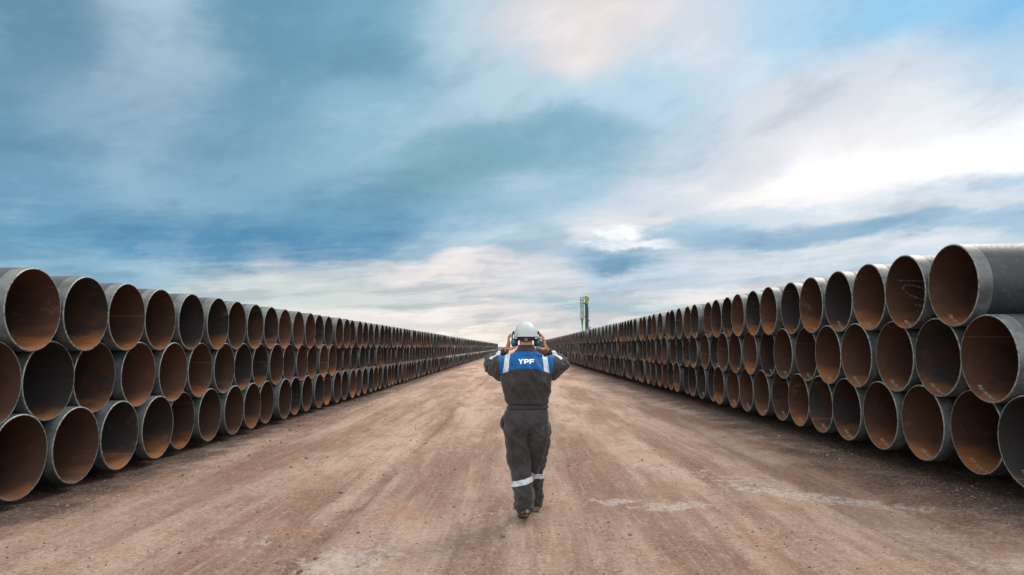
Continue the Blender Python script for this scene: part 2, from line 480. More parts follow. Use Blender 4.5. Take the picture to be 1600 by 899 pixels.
# ------------------------------------------------------------------ pipe materials
def mat_interior(name, per_object=True):
    m, t, b = new_mat(name)
    g = m.node_tree.nodes.new('ShaderNodeNewGeometry')
    pos = g.outputs['Position']
    if per_object:
        rnd = m.node_tree.nodes.new('ShaderNodeObjectInfo').outputs['Random']
    else:
        a = m.node_tree.nodes.new('ShaderNodeAttribute')
        a.attribute_name = 'rnd'
        rnd = a.outputs['Fac']
    r2 = t.m('FRACT', t.m('MULTIPLY', rnd, 17.31))
    r3 = t.m('FRACT', t.m('MULTIPLY', rnd, 91.7))
    nz = t.sep(g.outputs['Normal'])[2]
    p = t.v('ADD', pos, t.comb(0.0, 0.0, t.m('MULTIPLY', rnd, 50)))
    n1 = t.noise(p, 2.1, 6, 0.6, 0.4)
    n2 = t.noise(p, 9.0, 6, 0.68)
    n3 = t.noise(t.v('MULTIPLY', p, (0.5, 3, 3)), 22.0, 4, 0.6)
    # shifts between bare brown rust, dark mill scale and orange bloom, with light painted in
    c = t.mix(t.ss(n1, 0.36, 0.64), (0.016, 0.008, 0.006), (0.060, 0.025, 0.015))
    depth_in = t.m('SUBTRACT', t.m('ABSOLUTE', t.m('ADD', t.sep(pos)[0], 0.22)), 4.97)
    lip_light = t.ss(t.m('ADD', depth_in, t.m('MULTIPLY', t.m('SUBTRACT', n1, 0.5), 0.9)), -0.05, 0.75, 1.0, 0.0)
    c = t.mix(t.m('MULTIPLY', lip_light, 0.55), c, (0.088, 0.046, 0.031))  # light reaching into the open end, painted as paler, warmer colour
    scale_f = t.ss(t.m('ADD', n1, t.m('MULTIPLY', t.m('SUBTRACT', r2, 0.68), 0.55)), 0.42, 0.56, 0, 0.92)
    c = t.mix(scale_f, c, (0.020, 0.021, 0.023))
    n4 = t.noise(t.v('MULTIPLY', p, (0.45, 1.3, 1.3)), 3.6, 5, 0.6, 0.2)
    warm = t.m('ADD', t.m('ADD', t.m('MULTIPLY', nz, 0.52), t.m('MULTIPLY', n4, 0.60)), t.m('ADD', t.m('MULTIPLY', r3, 0.26), t.m('MULTIPLY', lip_light, 0.14)))
    c = t.mix(t.ss(warm, 0.80, 1.24, 0, 0.95), c, (0.27, 0.105, 0.032))  # rust along the bore floor, plus skylight painted into its orange
    c = t.mix(t.ss(n2, 0.52, 0.75, 0, 0.55), c, (0.030, 0.018, 0.014))
    c = t.mix(t.ss(n2, 0.25, 0.42, 0.35, 0), c, (0.15, 0.075, 0.042))
    # pale scuffs and dust
    sc = t.noise(t.v('MULTIPLY', p, (1.3, 2, 2)), 2.4, 8, 0.72, 0.6)
    c = t.mix(t.m('MULTIPLY', t.ss(sc, 0.55, 0.72, 0, 0.60), t.ss(r3, 0.4, 0.9, 0.1, 1.0)), c, (0.15, 0.14, 0.132))
    c = t.mix(t.ss(n3, 0.55, 0.8, 0, 0.25), c, (0.16, 0.10, 0.075))
    if per_object:
        ob_ = m.node_tree.nodes.new('ShaderNodeTexCoord').outputs['Object']
        ox_, oy_, oz_ = t.sep(ob_)
        an = t.m('FRACT', t.m('ADD', t.m('DIVIDE', t.m('ARCTAN2', oy_, oz_), 6.28318), r3))
        sd_ = t.m('ABSOLUTE', t.m('SUBTRACT', an, 0.5))
        c = t.mix(t.ss(sd_, 0.0015, 0.0035, 0.45, 0.0), c, (0.20, 0.135, 0.10))
    tone = t.m('ADD', 0.72, t.m('MULTIPLY', rnd, 0.62))
    c = t.scale(c, tone)
    t.l.new(c, b.inputs['Base Color'])
    b.inputs['Roughness'].default_value = 0.68
    b.inputs['Specular IOR Level'].default_value = 0.3
    t.l.new(t.bump(n2, 0.3, 0.008), b.inputs['Normal'])
    return m


def mat_band(name):
    m, t, b = new_mat(name)
    pos = m.node_tree.nodes.new('ShaderNodeNewGeometry').outputs['Position']
    n1 = t.noise(pos, 4, 6, 0.62)
    n2 = t.noise(pos, 42, 5, 0.65)
    st = t.noise(t.v('MULTIPLY', pos, (0.8, 6, 6)), 9, 4, 0.6)
    c = t.mix(t.ss(n1, 0.35, 0.65), (0.046, 0.056, 0.060), (0.122, 0.137, 0.138))
    c = t.mix(t.ss(n2, 0.52, 0.74, 0, 0.55), c, (0.06, 0.052, 0.048))
    c = t.mix(t.ss(st, 0.55, 0.75, 0, 0.35), c, (0.27, 0.285, 0.28))
    rust = t.noise(t.v('ADD', pos, (3, 8, 1)), 5.5, 7, 0.7)
    c = t.mix(t.ss(rust, 0.58, 0.74, 0, 0.6), c, (0.17, 0.085, 0.05))
    t.l.new(c, b.inputs['Base Color'])
    b.inputs['Roughness'].default_value = 0.5
    b.inputs['Metallic'].default_value = 0.15
    t.l.new(t.bump(n2, 0.2, 0.004), b.inputs['Normal'])
    return m


def mat_rim(name):
    m, t, b = new_mat(name)
    pos = m.node_tree.nodes.new('ShaderNodeNewGeometry').outputs['Position']
    n2 = t.noise(pos, 30, 5, 0.65)
    c = t.mix(t.ss(n2, 0.40, 0.66), (0.21, 0.24, 0.24), (0.085, 0.058, 0.043))
    t.l.new(c, b.inputs['Base Color'])
    b.inputs['Roughness'].default_value = 0.45
    b.inputs['Metallic'].default_value = 0.2
    return m


def mat_coat(name):
    m, t, b = new_mat(name)
    pos = m.node_tree.nodes.new('ShaderNodeNewGeometry').outputs['Position']
    n1 = t.noise(t.v('MULTIPLY', pos, (1.5, 1, 1)), 3, 6, 0.62)
    n2 = t.noise(t.v('MULTIPLY', pos, (6, 1.5, 1.5)), 12, 5, 0.65)
    dust = t.noise(t.v('MULTIPLY', pos, (1, 3, 0.6)), 14, 6, 0.72)
    c = t.mix(t.ss(n1, 0.35, 0.7), (0.012, 0.017, 0.021), (0.026, 0.034, 0.040))
    c = t.mix(t.ss(n2, 0.55, 0.8, 0, 0.5), c, (0.085, 0.092, 0.096))
    c = t.mix(t.ss(dust, 0.55, 0.75, 0, 0.45), c, (0.13, 0.14, 0.14))
    t.l.new(c, b.inputs['Base Color'])
    t.l.new(t.ss(n2, 0.3, 0.7, 0.45, 0.62), b.inputs['Roughness'])
    t.l.new(t.bump(t.m('ADD', n2, dust), 0.12, 0.006), b.inputs['Normal'])
    return m


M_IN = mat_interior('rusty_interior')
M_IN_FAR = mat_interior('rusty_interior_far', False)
M_BAND = mat_band('bare_steel')
M_RIM = mat_rim('bevelled_steel_edge')
M_COAT = mat_coat('black_coating')

R_OUT, R_IN, LEN = 0.4465, 0.4315, 12.0
CUT = 0.145


def lathe(profile, seg, closed=False, mats=None):
    """profile of (x, r) turned about the X axis; returns verts, faces, material index per face"""
    v, f, mi = [], [], []
    for (x, r) in profile:
        for k in range(seg):
            a = 2 * math.pi * k / seg
            v.append((x, r * math.sin(a), r * math.cos(a)))
    rings = len(profile)
    for i in range(rings - 1 + (1 if closed else 0)):
        j = (i + 1) % rings
        for k in range(seg):
            k2 = (k + 1) % seg
            f.append((i * seg + k, i * seg + k2, j * seg + k2, j * seg + k))
            mi.append(0 if mats is None else mats[i])
    return v, f, mi


# the pipe runs from its open end at x = 0 into +x
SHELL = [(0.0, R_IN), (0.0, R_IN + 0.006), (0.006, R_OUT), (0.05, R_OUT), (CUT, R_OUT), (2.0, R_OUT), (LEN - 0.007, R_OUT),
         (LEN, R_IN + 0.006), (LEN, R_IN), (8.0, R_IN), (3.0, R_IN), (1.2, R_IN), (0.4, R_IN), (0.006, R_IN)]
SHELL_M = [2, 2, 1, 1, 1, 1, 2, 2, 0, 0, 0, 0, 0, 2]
COATP = [(CUT, R_OUT + 0.0006), (CUT + 0.012, 0.4500), (2.0, 0.4500), (LEN - CUT - 0.01, 0.4500), (LEN - CUT, R_OUT + 0.0006)]


def shell_mesh(seg, mats, name):
    v, f, mi = lathe(SHELL, seg, True, SHELL_M)
    me = mesh_from(v, [q[::-1] for q in f], name)
    for m in mats:
        me.materials.append(m)
    me.polygons.foreach_set('material_index', mi)
    me.polygons.foreach_set('use_smooth', [True] * len(f))
    # crisp edges where the cut end meets the walls
    sharp = []
    for e in me.edges:
        a, b_ = e.vertices
        ra, rb = a // seg, b_ // seg
        sharp.append(ra == rb and ra in (0, 1, 2, 6, 7, 8, 13))
    at = me.attributes.new('sharp_edge', 'BOOLEAN', 'EDGE')
    at.data.foreach_set('value', sharp)
    return me


def coat_mesh(seg, name):
    v, f, mi = lathe(COATP, seg)
    me = mesh_from(v, [q[::-1] for q in f], name)
    me.materials.append(M_COAT)
    me.polygons.foreach_set('use_smooth', [True] * len(f))
    return me


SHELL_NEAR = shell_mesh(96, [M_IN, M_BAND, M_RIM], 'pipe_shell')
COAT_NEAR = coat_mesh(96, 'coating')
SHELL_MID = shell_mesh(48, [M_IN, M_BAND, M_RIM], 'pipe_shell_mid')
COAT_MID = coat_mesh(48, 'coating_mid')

S_L, S_R = 0.921, 0.902
DZ_L = math.sqrt(0.9 ** 2 - (S_L / 2) ** 2) + 0.002
DZ_R = math.sqrt(0.9005 ** 2 - (S_R / 2) ** 2) + 0.002
# (side, tier, x of the open end, y of the first pipe, spacing, z of the axis)
ROWS = [
    ('left', 'bottom', -5.21, 7.45, S_L, ZB_L + 0.45),
    ('left', 'middle', -5.25, 7.45 - 0.5 * S_L + 0.0, S_L, ZB_L + 0.45 + DZ_L),
    ('left', 'top', -5.19, 7.45, S_L, ZB_L + 0.45 + 2 * DZ_L),
    ('right', 'bottom', 4.80, 7.59 - S_R, S_R, ZB_R + 0.45),
    ('right', 'middle', 4.76, 7.59 - 0.5 * S_R, S_R, ZB_R + 0.45 + DZ_R),
    ('right', 'top', 4.70, 7.59, S_R, ZB_R + 0.45 + 2 * DZ_R),
]
FIRST = {('left', 'bottom'): 0, ('left', 'middle'): 0, ('left', 'top'): 0}
N_NEAR = 50
ONES = ['', 'first', 'second', 'third', 'fourth', 'fifth', 'sixth', 'seventh', 'eighth', 'ninth', 'tenth', 'eleventh', 'twelfth',
        'thirteenth', 'fourteenth', 'fifteenth', 'sixteenth', 'seventeenth', 'eighteenth', 'nineteenth']
TENS = {20: ('twenty', 'twentieth'), 30: ('thirty', 'thirtieth'), 40: ('forty', 'fortieth'), 50: ('fifty', 'fiftieth')}


def ordinal(n):
    if n < 20:
        return ONES[n]
    tt, o = n // 10 * 10, n % 10
    return TENS[tt][1] if o == 0 else TENS[tt][0] + '-' + ONES[o]


def pipe_obj(first, side, tier, k, x, y, z):
    shell, coat = (SHELL_NEAR, COAT_NEAR) if k < 16 else (SHELL_MID, COAT_MID)
    r = bpy.data.objects.new('steel_pipe', None)
    r.empty_display_size = 0.2
    COL.objects.link(r)
    r.location = (x, y, z)
    r.rotation_euler = (0, 0, 0) if side == 'right' else (0, 0, math.pi)
    sh = bpy.data.objects.new('pipe_shell', shell)
    COL.objects.link(sh)
    sh.parent = r
    co_ = bpy.data.objects.new('coating', coat)
    COL.objects.link(co_)
    co_.parent = r
    tag(r, f"rusty-bored steel pipe, {ordinal(k + 1)} from the near end of the {side}-side stack's {tier} tier", 'pipe',
        f'coated steel pipes in the {side}-side stack')
    return r


PIPES = {}
far_v, far_f, far_m, far_r = [], [], [], []
FSEG = 22
FPROF = [(0.0, R_IN), (0.004, R_OUT), (CUT, R_OUT), (CUT + 0.01, 0.45), (LEN, 0.45), (3.0, R_IN), (0.8, R_IN)]
FPM = [2, 1, 1, 3, 3, 0, 0]
END_Y = {'left': 196.0, 'right': 172.0}
drift_l, drift_r = 0.0, 0.0
for (side, tier, x0, y0, S, z) in ROWS:
    rr = random.Random(side + tier)
    k = 0
    y = y0
    sg = -1 if side == 'left' else 1
    while y < END_Y[side]:
        j = rr.gauss(0, 0.028) if side == 'left' else rr.gauss(0, 0.040 if y > 16 else 0.026)
        j = max(-0.08, min(0.08, j))
        if side == 'right' and tier == 'top' and k > 9 and rr.random() < 0.22:
            j -= 0.07 * rr.random()
        x = x0 + sg * j + 0.05 * math.sin(y * 0.07 + (0 if side == 'left' else 2)) * min(1, y / 40)
        if k < N_NEAR:
            PIPES[(side, tier, k)] = pipe_obj(None, side, tier, k, x, y, z)
        else:
            base = len(far_v)
            v, f, mi = lathe(FPROF, FSEG, True, FPM)
            far_v += [(x + sg * a, y + sg * b_, z + c_) for (a, b_, c_) in v]
            far_f += [tuple(base + q for q in ff[::-1]) for ff in f]
            far_m += mi
            far_r += [rr.random()] * len(v)
        y += S
        k += 1
fm = mesh_from(far_v, far_f, 'distant_pipes')
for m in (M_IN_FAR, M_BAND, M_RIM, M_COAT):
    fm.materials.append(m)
fm.polygons.foreach_set('material_index', far_m)
at = fm.attributes.new('rnd', 'FLOAT', 'POINT')
at.data.foreach_set('value', far_r)
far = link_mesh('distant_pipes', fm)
tag(far, 'far mass of stacked rusty steel pipes dwindling to the vanishing point', 'pipes', kind='stuff')


# ------------------------------------------------------------------ markings inside the pipes
m_chalk, t, b = new_mat('white_stencil_paint')
pos = m_chalk.node_tree.nodes.new('ShaderNodeNewGeometry').outputs['Position']
cn = t.noise(pos, 60, 4, 0.6)
t.l.new(t.mix(t.ss(cn, 0.42, 0.6), (0.42, 0.38, 0.34), (0.10, 0.07, 0.055)), b.inputs['Base Color'])
b.inputs['Roughness'].default_value = 0.8
m_faint, t, b = new_mat('faint_chalk')
pos = m_faint.node_tree.nodes.new('ShaderNodeNewGeometry').outputs['Position']
cn = t.noise(pos, 45, 5, 0.65)
t.l.new(t.mix(t.ss(cn, 0.40, 0.58), (0.22, 0.20, 0.20), (0.05, 0.038, 0.035)), b.inputs['Base Color'])
b.inputs['Roughness'].default_value = 0.85
m_paper, t, b = new_mat('paper_sticker')
pos = m_paper.node_tree.nodes.new('ShaderNodeNewGeometry').outputs['Position']
cn = t.noise(pos, 70, 4, 0.6)
t.l.new(t.mix(t.ss(cn, 0.45, 0.6), (0.50, 0.49, 0.47), (0.25, 0.23, 0.21)), b.inputs['Base Color'])


def on_bore(side, s, arc, lift=0.0015):
    """local point on the pipe bore: s metres in from the end, arc metres up the far wall from the bottom"""
    a = arc / R_IN
    r = R_IN - lift
    yy = r * math.sin(a)
    # far wall is +y in the world; the left pipes are turned half round
    return (s, yy if side == 'right' else -yy, -r * math.cos(a))


def bore_mesh(verts2, faces, side, name):
    return mesh_from([on_bore(side, s, a) for (s, a) in verts2], faces, name)


def text_mesh(txt, size):
    cu = bpy.data.curves.new('stencil', 'FONT')
    cu.body = txt
    cu.size = size
    cu.offset = size * 0.02
    cu.resolution_u = 3
    ob = bpy.data.objects.new('stencil_tmp', cu)
    COL.objects.link(ob)
    dg = bpy.context.evaluated_depsgraph_get()
    me = bpy.data.meshes.new_from_object(ob.evaluated_get(dg))
    bpy.data.objects.remove(ob)
    bm = bmesh.new()
    bm.from_mesh(me)
    bmesh.ops.triangulate(bm, faces=bm.faces[:])
    for _ in range(2):
        long_e = [e for e in bm.edges if e.calc_length() > 0.02]
        if long_e:
            bmesh.ops.subdivide_edges(bm, edges=long_e, cuts=1)
            bmesh.ops.triangulate(bm, faces=bm.faces[:])
    vs = [(v.co.x, v.co.y) for v in bm.verts]
    bm.verts.index_update()
    fs = [tuple(v.index for v in f.verts) for f in bm.faces]
    bm.free()
    return vs, fs


def stencil(side, tier, k, txt, size, arc0, s0, mat=None):
    p = PIPES[(side, tier, k)]
    vs, fs = text_mesh(txt, size)
    if side == 'right':      # reads from the far wall down towards the bottom, letters' feet towards the open end
        uvs = [(s0 + y_, arc0 - x_) for (x_, y_) in vs]
    else:
        uvs = [(s0 + y_, arc0 + x_) for (x_, y_) in vs]
    me = bore_mesh(uvs, fs, side, 'stencil_marking')
    o = link_mesh('stencil_marking', me, [mat or m_chalk], p, smooth=False)
    return o


rr = random.Random(5)
for k in range(0, 15):
    for tier in ('bottom', 'middle', 'top'):
        txt = 'RE-' + str(rr.randint(7200, 7299)) + rr.choice(['K', ' FR', '1K'])
        stencil('right', tier, k, txt, 0.062, 0.30 + rr.uniform(-0.04, 0.08), 0.09 + rr.uniform(0, 0.04))
for (tier, k, txt, sz, arc, s0) in (('top', 5, '7214', .06, -0.30, .12), ('top', 8, '7230', .06, -.28, .1), ('bottom', 2, '7206 GR 485', .05, .02, .42),
                                    ('bottom', 2, '36 OD 12.0M', .05, .02, .32), ('top', 0, '41', .16, .10, .35), ('bottom', 1, '11', .12, -.10, .20)):
    stencil('left', tier, k, txt, sz, arc, s0, m_faint)


def stroke(pts, w):
    v, f = [], []
    n = len(pts)
    for i, (s, a) in enumerate(pts):
        p0 = pts[max(0, i - 1)]
        p1 = pts[min(n - 1, i + 1)]
        tx, ty = p1[0] - p0[0], p1[1] - p0[1]
        L = math.hypot(tx, ty) or 1
        nx_, ny_ = -ty / L, tx / L
        ww = w * (0.8 + 0.4 * random.random())
        v += [(s + nx_ * ww / 2, a + ny_ * ww / 2), (s - nx_ * ww / 2, a - ny_ * ww / 2)]
        if i:
            j = 2 * i
            f.append((j - 2, j - 1, j + 1, j))
    return v, f


def add_strokes(side, tier, k, strokes, w, mat, name='chalk_marking'):
    V, F = [], []
    for st in strokes:
        v, f = stroke(st, w)
        b0 = len(V)
        V += v
        F += [tuple(b0 + q for q in ff) for ff in f]
    return link_mesh(name, bore_mesh(V, F, side, name), [mat], PIPES[(side, tier, k)], smooth=False)


def seg_line(a, b_, n=14):
    return [(a[0] + (b_[0] - a[0]) * i / n, a[1] + (b_[1] - a[1]) * i / n) for i in range(n + 1)]


R_TOP2 = 1
oval = [(0.42 + 0.20 * math.cos(q), 0.70 + 0.075 * math.sin(q) - 0.06 * math.cos(q)) for q in np.linspace(0.3, 2 * math.pi + 0.1, 40)]
add_strokes('right', 'top', R_TOP2, [seg_line((0.16, 0.86), (0.62, 0.84)), oval, seg_line((0.36, 0.54), (0.62, 0.50)),
                                     seg_line((0.34, 0.455), (0.37, 0.452), 3), seg_line((0.44, 0.45), (0.60, 0.42))], 0.018, m_faint)
for (tier, k, s, a) in (('bottom', 2, .42, .30), ('bottom', 3, .38, .26)):
    V = [(s + dx * .075, a + dy * .10) for dy in np.linspace(0, 1, 7) for dx in (0, 1)]
    F = [(2 * i, 2 * i + 1, 2 * i + 3, 2 * i + 2) for i in range(6)]
    link_mesh('paper_sticker', bore_mesh(V, F, 'left', 'paper_sticker'), [m_paper], PIPES[('left', tier, k)], smooth=False)


# ------------------------------------------------------------------ loose stones on the road
def build_gravel():
    protos = []
    for s in range(6):
        bm = bmesh.new()
        bmesh.ops.create_icosphere(bm, subdivisions=1 if s < 4 else 2, radius=1.0)
        for v in bm.verts:
            n = mnoise.noise(v.co * 1.3 + Vector((s * 7, 0, 0)))
            v.co *= 1 + 0.45 * n
            v.co.z *= 0.62
        bm.verts.index_update()
        protos.append((np.array([tuple(v.co) for v in bm.verts]), [tuple(v.index for v in f.verts) for f in bm.faces]))
        bm.free()
    V, F, C = [], [], []
    nb_ = 0
    r = random.Random(11)
    for i in range(5200):
        if i < 3300:
            y = 3.2 + 22 * r.random() ** 1.9
            x = r.uniform(-5, 5)
            if r.random() < 0.45:
                x = r.choice((-1.66, -1.95, -2.9, 0.8, 2.3, -0.4)) + r.gauss(0, 0.16)
        else:
            y = 4.5 + 32 * r.random() ** 1.6
            x = r.choice((-1, 1)) * (4.7 + r.gauss(0, 0.40))
        s = 0.004 + 0.0065 * r.random() + (0.016 * r.random() if r.random() < 0.06 else 0)
        if abs(x) > 4:
            s *= 1.15
        pv, pf = protos[r.randrange(6)]
        a = r.uniform(0, 6.28)
        R = np.array([[math.cos(a), -math.sin(a), 0], [math.sin(a), math.cos(a), 0], [0, 0, 1]])
        sc = np.array([s * r.uniform(.8, 1.5), s * r.uniform(.8, 1.2), s])
        z = float(ground_h(np.array([x]), np.array([y]))[0])
        q = (pv * sc) @ R.T + np.array([x, y, z + s * 0.25])
        V.append(q)
        F += [tuple(nb_ + k for k in f) for f in pf]
        C += [r.random()] * len(pv)
        nb_ += len(pv)
    me = mesh_from(np.concatenate(V), F, 'gravel')
    at = me.attributes.new('tone', 'FLOAT', 'POINT')
    at.data.foreach_set('value', C)
    m, t, b = new_mat('stones')
    a = m.node_tree.nodes.new('ShaderNodeAttribute')
    a.attribute_name = 'tone'
    f = a.outputs['Fac']
    c = t.mix(t.ss(f, 0.3, 1.0), (0.10, 0.066, 0.05), (0.36, 0.25, 0.18))
    t.l.new(c, b.inputs['Base Color'])
    b.inputs['Roughness'].default_value = 0.9
    o = link_mesh('gravel', me, [m], smooth=False)
    tag(o, 'small loose stones and crumbs scattered over the dirt road', 'gravel', kind='stuff')


build_gravel()


# ------------------------------------------------------------------ small solid builders
def box_v(cx, cy, cz, sx, sy, sz):
    v = [(cx + a * sx / 2, cy + b_ * sy / 2, cz + c_ * sz / 2) for a in (-1, 1) for b_ in (-1, 1) for c_ in (-1, 1)]
    f = [(0, 1, 3, 2), (4, 6, 7, 5), (0, 4, 5, 1), (2, 3, 7, 6), (0, 2, 6, 4), (1, 5, 7, 3)]
    return v, f


class MB:
    def __init__(self):
        self.v, self.f = [], []

    def add(self, v, f):
        b0 = len(self.v)
        self.v += list(v)
        self.f += [tuple(b0 + q for q in ff) for ff in f]
        return self

    def box(self, *a):
        return self.add(*box_v(*a))

    def bar(self, p0, p1, r0, r1=None, seg=10):
        r1 = r0 if r1 is None else r1
        p0, p1 = Vector(p0), Vector(p1)
        d = (p1 - p0).normalized()
        u = d.orthogonal().normalized()
        w = d.cross(u)
        v = [p + (u * math.cos(a) + w * math.sin(a)) * r for (p, r) in ((p0, r0), (p1, r1)) for a in [2 * math.pi * k / seg for k in range(seg)]]
        f = [(k, (k + 1) % seg, seg + (k + 1) % seg, seg + k) for k in range(seg)]
        f += [tuple(range(seg))[::-1], tuple(range(seg, 2 * seg))]
        return self.add([tuple(q) for q in v], f)

    def build(self, name, mat, parent=None, smooth=False, bevel=0.0):
        bm = bmesh.new()
        vs = [bm.verts.new(v) for v in self.v]
        for ff in self.f:
            try:
                bm.faces.new([vs[i] for i in ff])
            except ValueError:
                pass
        bmesh.ops.recalc_face_normals(bm, faces=bm.faces[:])
        if bevel:
            bmesh.ops.bevel(bm, geom=bm.edges[:], offset=bevel, segments=2, affect='EDGES', profile=0.7)
        me = bpy.data.meshes.new(name)
        bm.to_mesh(me)
        bm.free()
        return link_mesh(name, me, [mat], parent, smooth=smooth)


def paint(name, col, rough=0.45, var=0.25, scale=6, metal=0.0, bump=0.0):
    m, t, b = new_mat(name)
    pos = m.node_tree.nodes.new('ShaderNodeTexCoord').outputs['Object']
    n = t.noise(pos, scale, 6, 0.62)
    c = t.mix(t.ss(n, 0.35, 0.68), tuple(x * (1 - var) for x in col), tuple(min(1, x * (1 + var)) for x in col))
    t.l.new(c, b.inputs['Base Color'])
    b.inputs['Roughness'].default_value = rough
    b.inputs['Metallic'].default_value = metal
    if bump:
        t.l.new(t.bump(t.noise(pos, scale * 6, 4, .6), 0.5, bump), b.inputs['Normal'])
    return m


# ------------------------------------------------------------------ drilling rig behind the stack
def build_rig():
    green = paint('green_paint', (0.055, 0.20, 0.03), 0.5, 0.35, 1.2)
    lime = paint('lime_paint', (0.19, 0.26, 0.02), 0.5, 0.35, 1.5)
    teal = paint('dark_teal_paint', (0.006, 0.028, 0.036), 0.5, 0.4, 1.0)
    grey = paint('grey_machinery', (0.17, 0.17, 0.17), 0.6, 0.4, 2.0)
    rub = paint('track_rubber', (0.03, 0.03, 0.03), 0.8, 0.3, 3.0)
    yb = 181.0
    xb = 17.9
    root = bpy.data.objects.new('drilling_rig', None)
    COL.objects.link(root)
    root.location = (xb, yb, 0)
    tag(root, 'tall rig with green lattice mast and dark teal column rising behind the pipe stack', 'drilling rig')
    g = 0.1653
    zt = lambda y: CAM_H + (542 - y) * g
    xo = lambda x: (x - 807) * g - xb
    # crawler base and engine house
    for s in (-1, 1):
        tr = MB()
        tr.box(s * 1.15, 0, 0.45, 0.5, 3.6, 0.62)
        for yy in (-1.8, 1.8):
            tr.bar((s * 1.15 - .25, yy, .45), (s * 1.15 + .25, yy, .45), 0.31, seg=20)
        o = tr.build('crawler_track', rub, root)
        w = MB()
        for yy in (-1.2, -.6, 0, .6, 1.2):
            w.bar((s * 1.15 - .27, yy, .32), (s * 1.15 + .27, yy, .32), 0.14, seg=14)
        w.build('roller', grey, o)
    MB().box(0, 0.4, 1.45, 2.4, 3.2, 1.3).build('engine_house', green, root, bevel=0.06)
    cab = MB().box(-0.75, -1.7, 1.65, 0.95, 1.0, 1.7).build('cab', green, root, bevel=0.05)
    MB().box(-0.75, -2.215, 1.95, 0.75, 0.03, 0.8).build('window', paint('cab_glass', (0.02, 0.03, 0.035), 0.1), cab)
    # dark column
    cx = xo(916.4)
    col = MB().box(cx, 0, (zt(475) + 0.8) / 2, 0.70, 0.75, zt(475) - 0.8).build('mast_column', teal, root, bevel=0.03)
    rungs = MB()
    for i in range(22):
        z = 2.0 + i * 0.5
        rungs.box(cx + 0.40, -0.2, z, 0.10, 0.30, 0.05)
    rungs.bar((cx + .46, -.3, 1.5), (cx + .46, -.3, zt(480)), .03)
    rungs.build('ladder', grey, col)
    hd = MB()
    hd.box(cx + 0.05, 0, zt(470), 0.80, 0.95, 1.5)
    hd.bar((cx - .1, -.45, zt(465.5)), (cx - .1, .45, zt(465.5)), 0.42, seg=18)
    hd.bar((cx + .28, -.40, zt(467)), (cx + .28, .40, zt(467)), 0.40, seg=18)
    hd.box(cx - 0.42, 0, zt(474.5), 0.35, 0.5, 0.55)
    hd.box(cx + .58, 0, zt(469), 0.2, 0.3, 0.3)
    hd.build('mast_head', lime, root, bevel=0.02)
    hs = MB()
    pz = [(1.9, cx + .45)]
    for (y_, dx) in ((480, .50), (486, .44), (492, .52), (500, .66), (507, .50), (514, .55)):
        hs.bar((pz[-1][1], -.42, pz[-1][0]) if False else (cx + .42, -.42, zt(y_ + 6)), (cx + dx, -.42, zt(y_)), .06)
    hs.build('hose', rub, root, smooth=True)
    mach = MB()
    mach.box(cx + .55, -.1, zt(501), .30, .4, .34)
    mach.box(cx + .35, -.2, zt(514), .95, .8, .5)
    mach.bar((cx + .1, -.5, zt(520)), (cx + .9, -.5, zt(511)), .14)
    mach.box(cx + .45, -.2, zt(519), .8, .8, .5)
    mach.build('winch', grey, root, bevel=0.02)
    # slim green lattice leader
    xa, xb2 = xo(907.3), xo(911.6)
    la = MB()
    for xx in (xa, xb2):
        for yy in (-.25, .25):
            la.bar((xx, yy, zt(499)), (xx, yy, zt(465)), 0.055)
    n = 16
    for i in range(n):
        z0, z1 = zt(499) + (zt(465) - zt(499)) * i / n, zt(499) + (zt(465) - zt(499)) * (i + 1) / n
        a, b_ = (xa, xb2) if i % 2 else (xb2, xa)
        if i % 5 == 4:
            la.bar((a, -.25, z0), (b_, -.25, z1), 0.03)
            la.bar((b_, .25, z0), (a, .25, z1), 0.03)
    for y_ in (465.5, 470, 499):
        la.bar((xa - .05, -.25, zt(y_)), (xb2 + .05, -.25, zt(y_)), 0.05)
        la.bar((xa - .05, .25, zt(y_)), (xb2 + .05, .25, zt(y_)), 0.05)
    la.bar((xa, 0, zt(499)), (xa, 0, zt(462.5)), .025)
    la.bar((xb2, 0, zt(499)), (xb2, 0, zt(462.5)), .03)
    la.build('lattice_mast', green, root)
    cl = MB()
    cl.bar(((xa + xb2) / 2, 0, zt(499)), ((xa + xb2) / 2, 0, zt(472)), 0.10)
    cl.build('drill_rod', teal, root)
    tp = MB()
    tp.box((xa + xb2) / 2, 0, zt(474), .9, .5, .28)
    tp.box((xa + xb2) / 2 + .65, 0, zt(474.5), .8, .25, .3)
    tp.box((xa + xb2) / 2, 0, zt(470), .5, .4, .2)
    tp.build('rod_clamp', lime, root, bevel=0.01)
    fo = MB()
    fo.box((xa + xb2) / 2 - .02, 0, zt(498.7), 1.05, .6, .26)
    fo.box((xa + xb2) / 2 + .65, 0, zt(495), .6, .3, .2)
    fo.bar(((xa + xb2) / 2, 0, zt(498.7)), ((xa + xb2) / 2 + .05, 0, zt(512)), 0.32, 0.14, seg=14)
    fo.bar(((xa + xb2) / 2 + .05, 0, zt(512)), ((xa + xb2) / 2 + .1, 0, 1.6), 0.13, 0.13, seg=14)
    fo.build('mast_foot', green, root)


build_rig()


# ------------------------------------------------------------------ the walking worker
def catmull(pts, n):
    P_ = [np.array(p, float) for p in pts]
    P_ = [2 * P_[0] - P_[1]] + P_ + [2 * P_[-1] - P_[-2]]
    out = []
    for i in range(1, len(P_) - 2):
        for k in range(n):
            s = k / n
            a, b_, c_, d = P_[i - 1], P_[i], P_[i + 1], P_[i + 2]
            out.append(0.5 * ((2 * b_) + (-a + c_) * s + (2 * a - 5 * b_ + 4 * c_ - d) * s * s + (-a + 3 * b_ - 3 * c_ + d) * s ** 3))
    out.append(P_[-2])
    return out


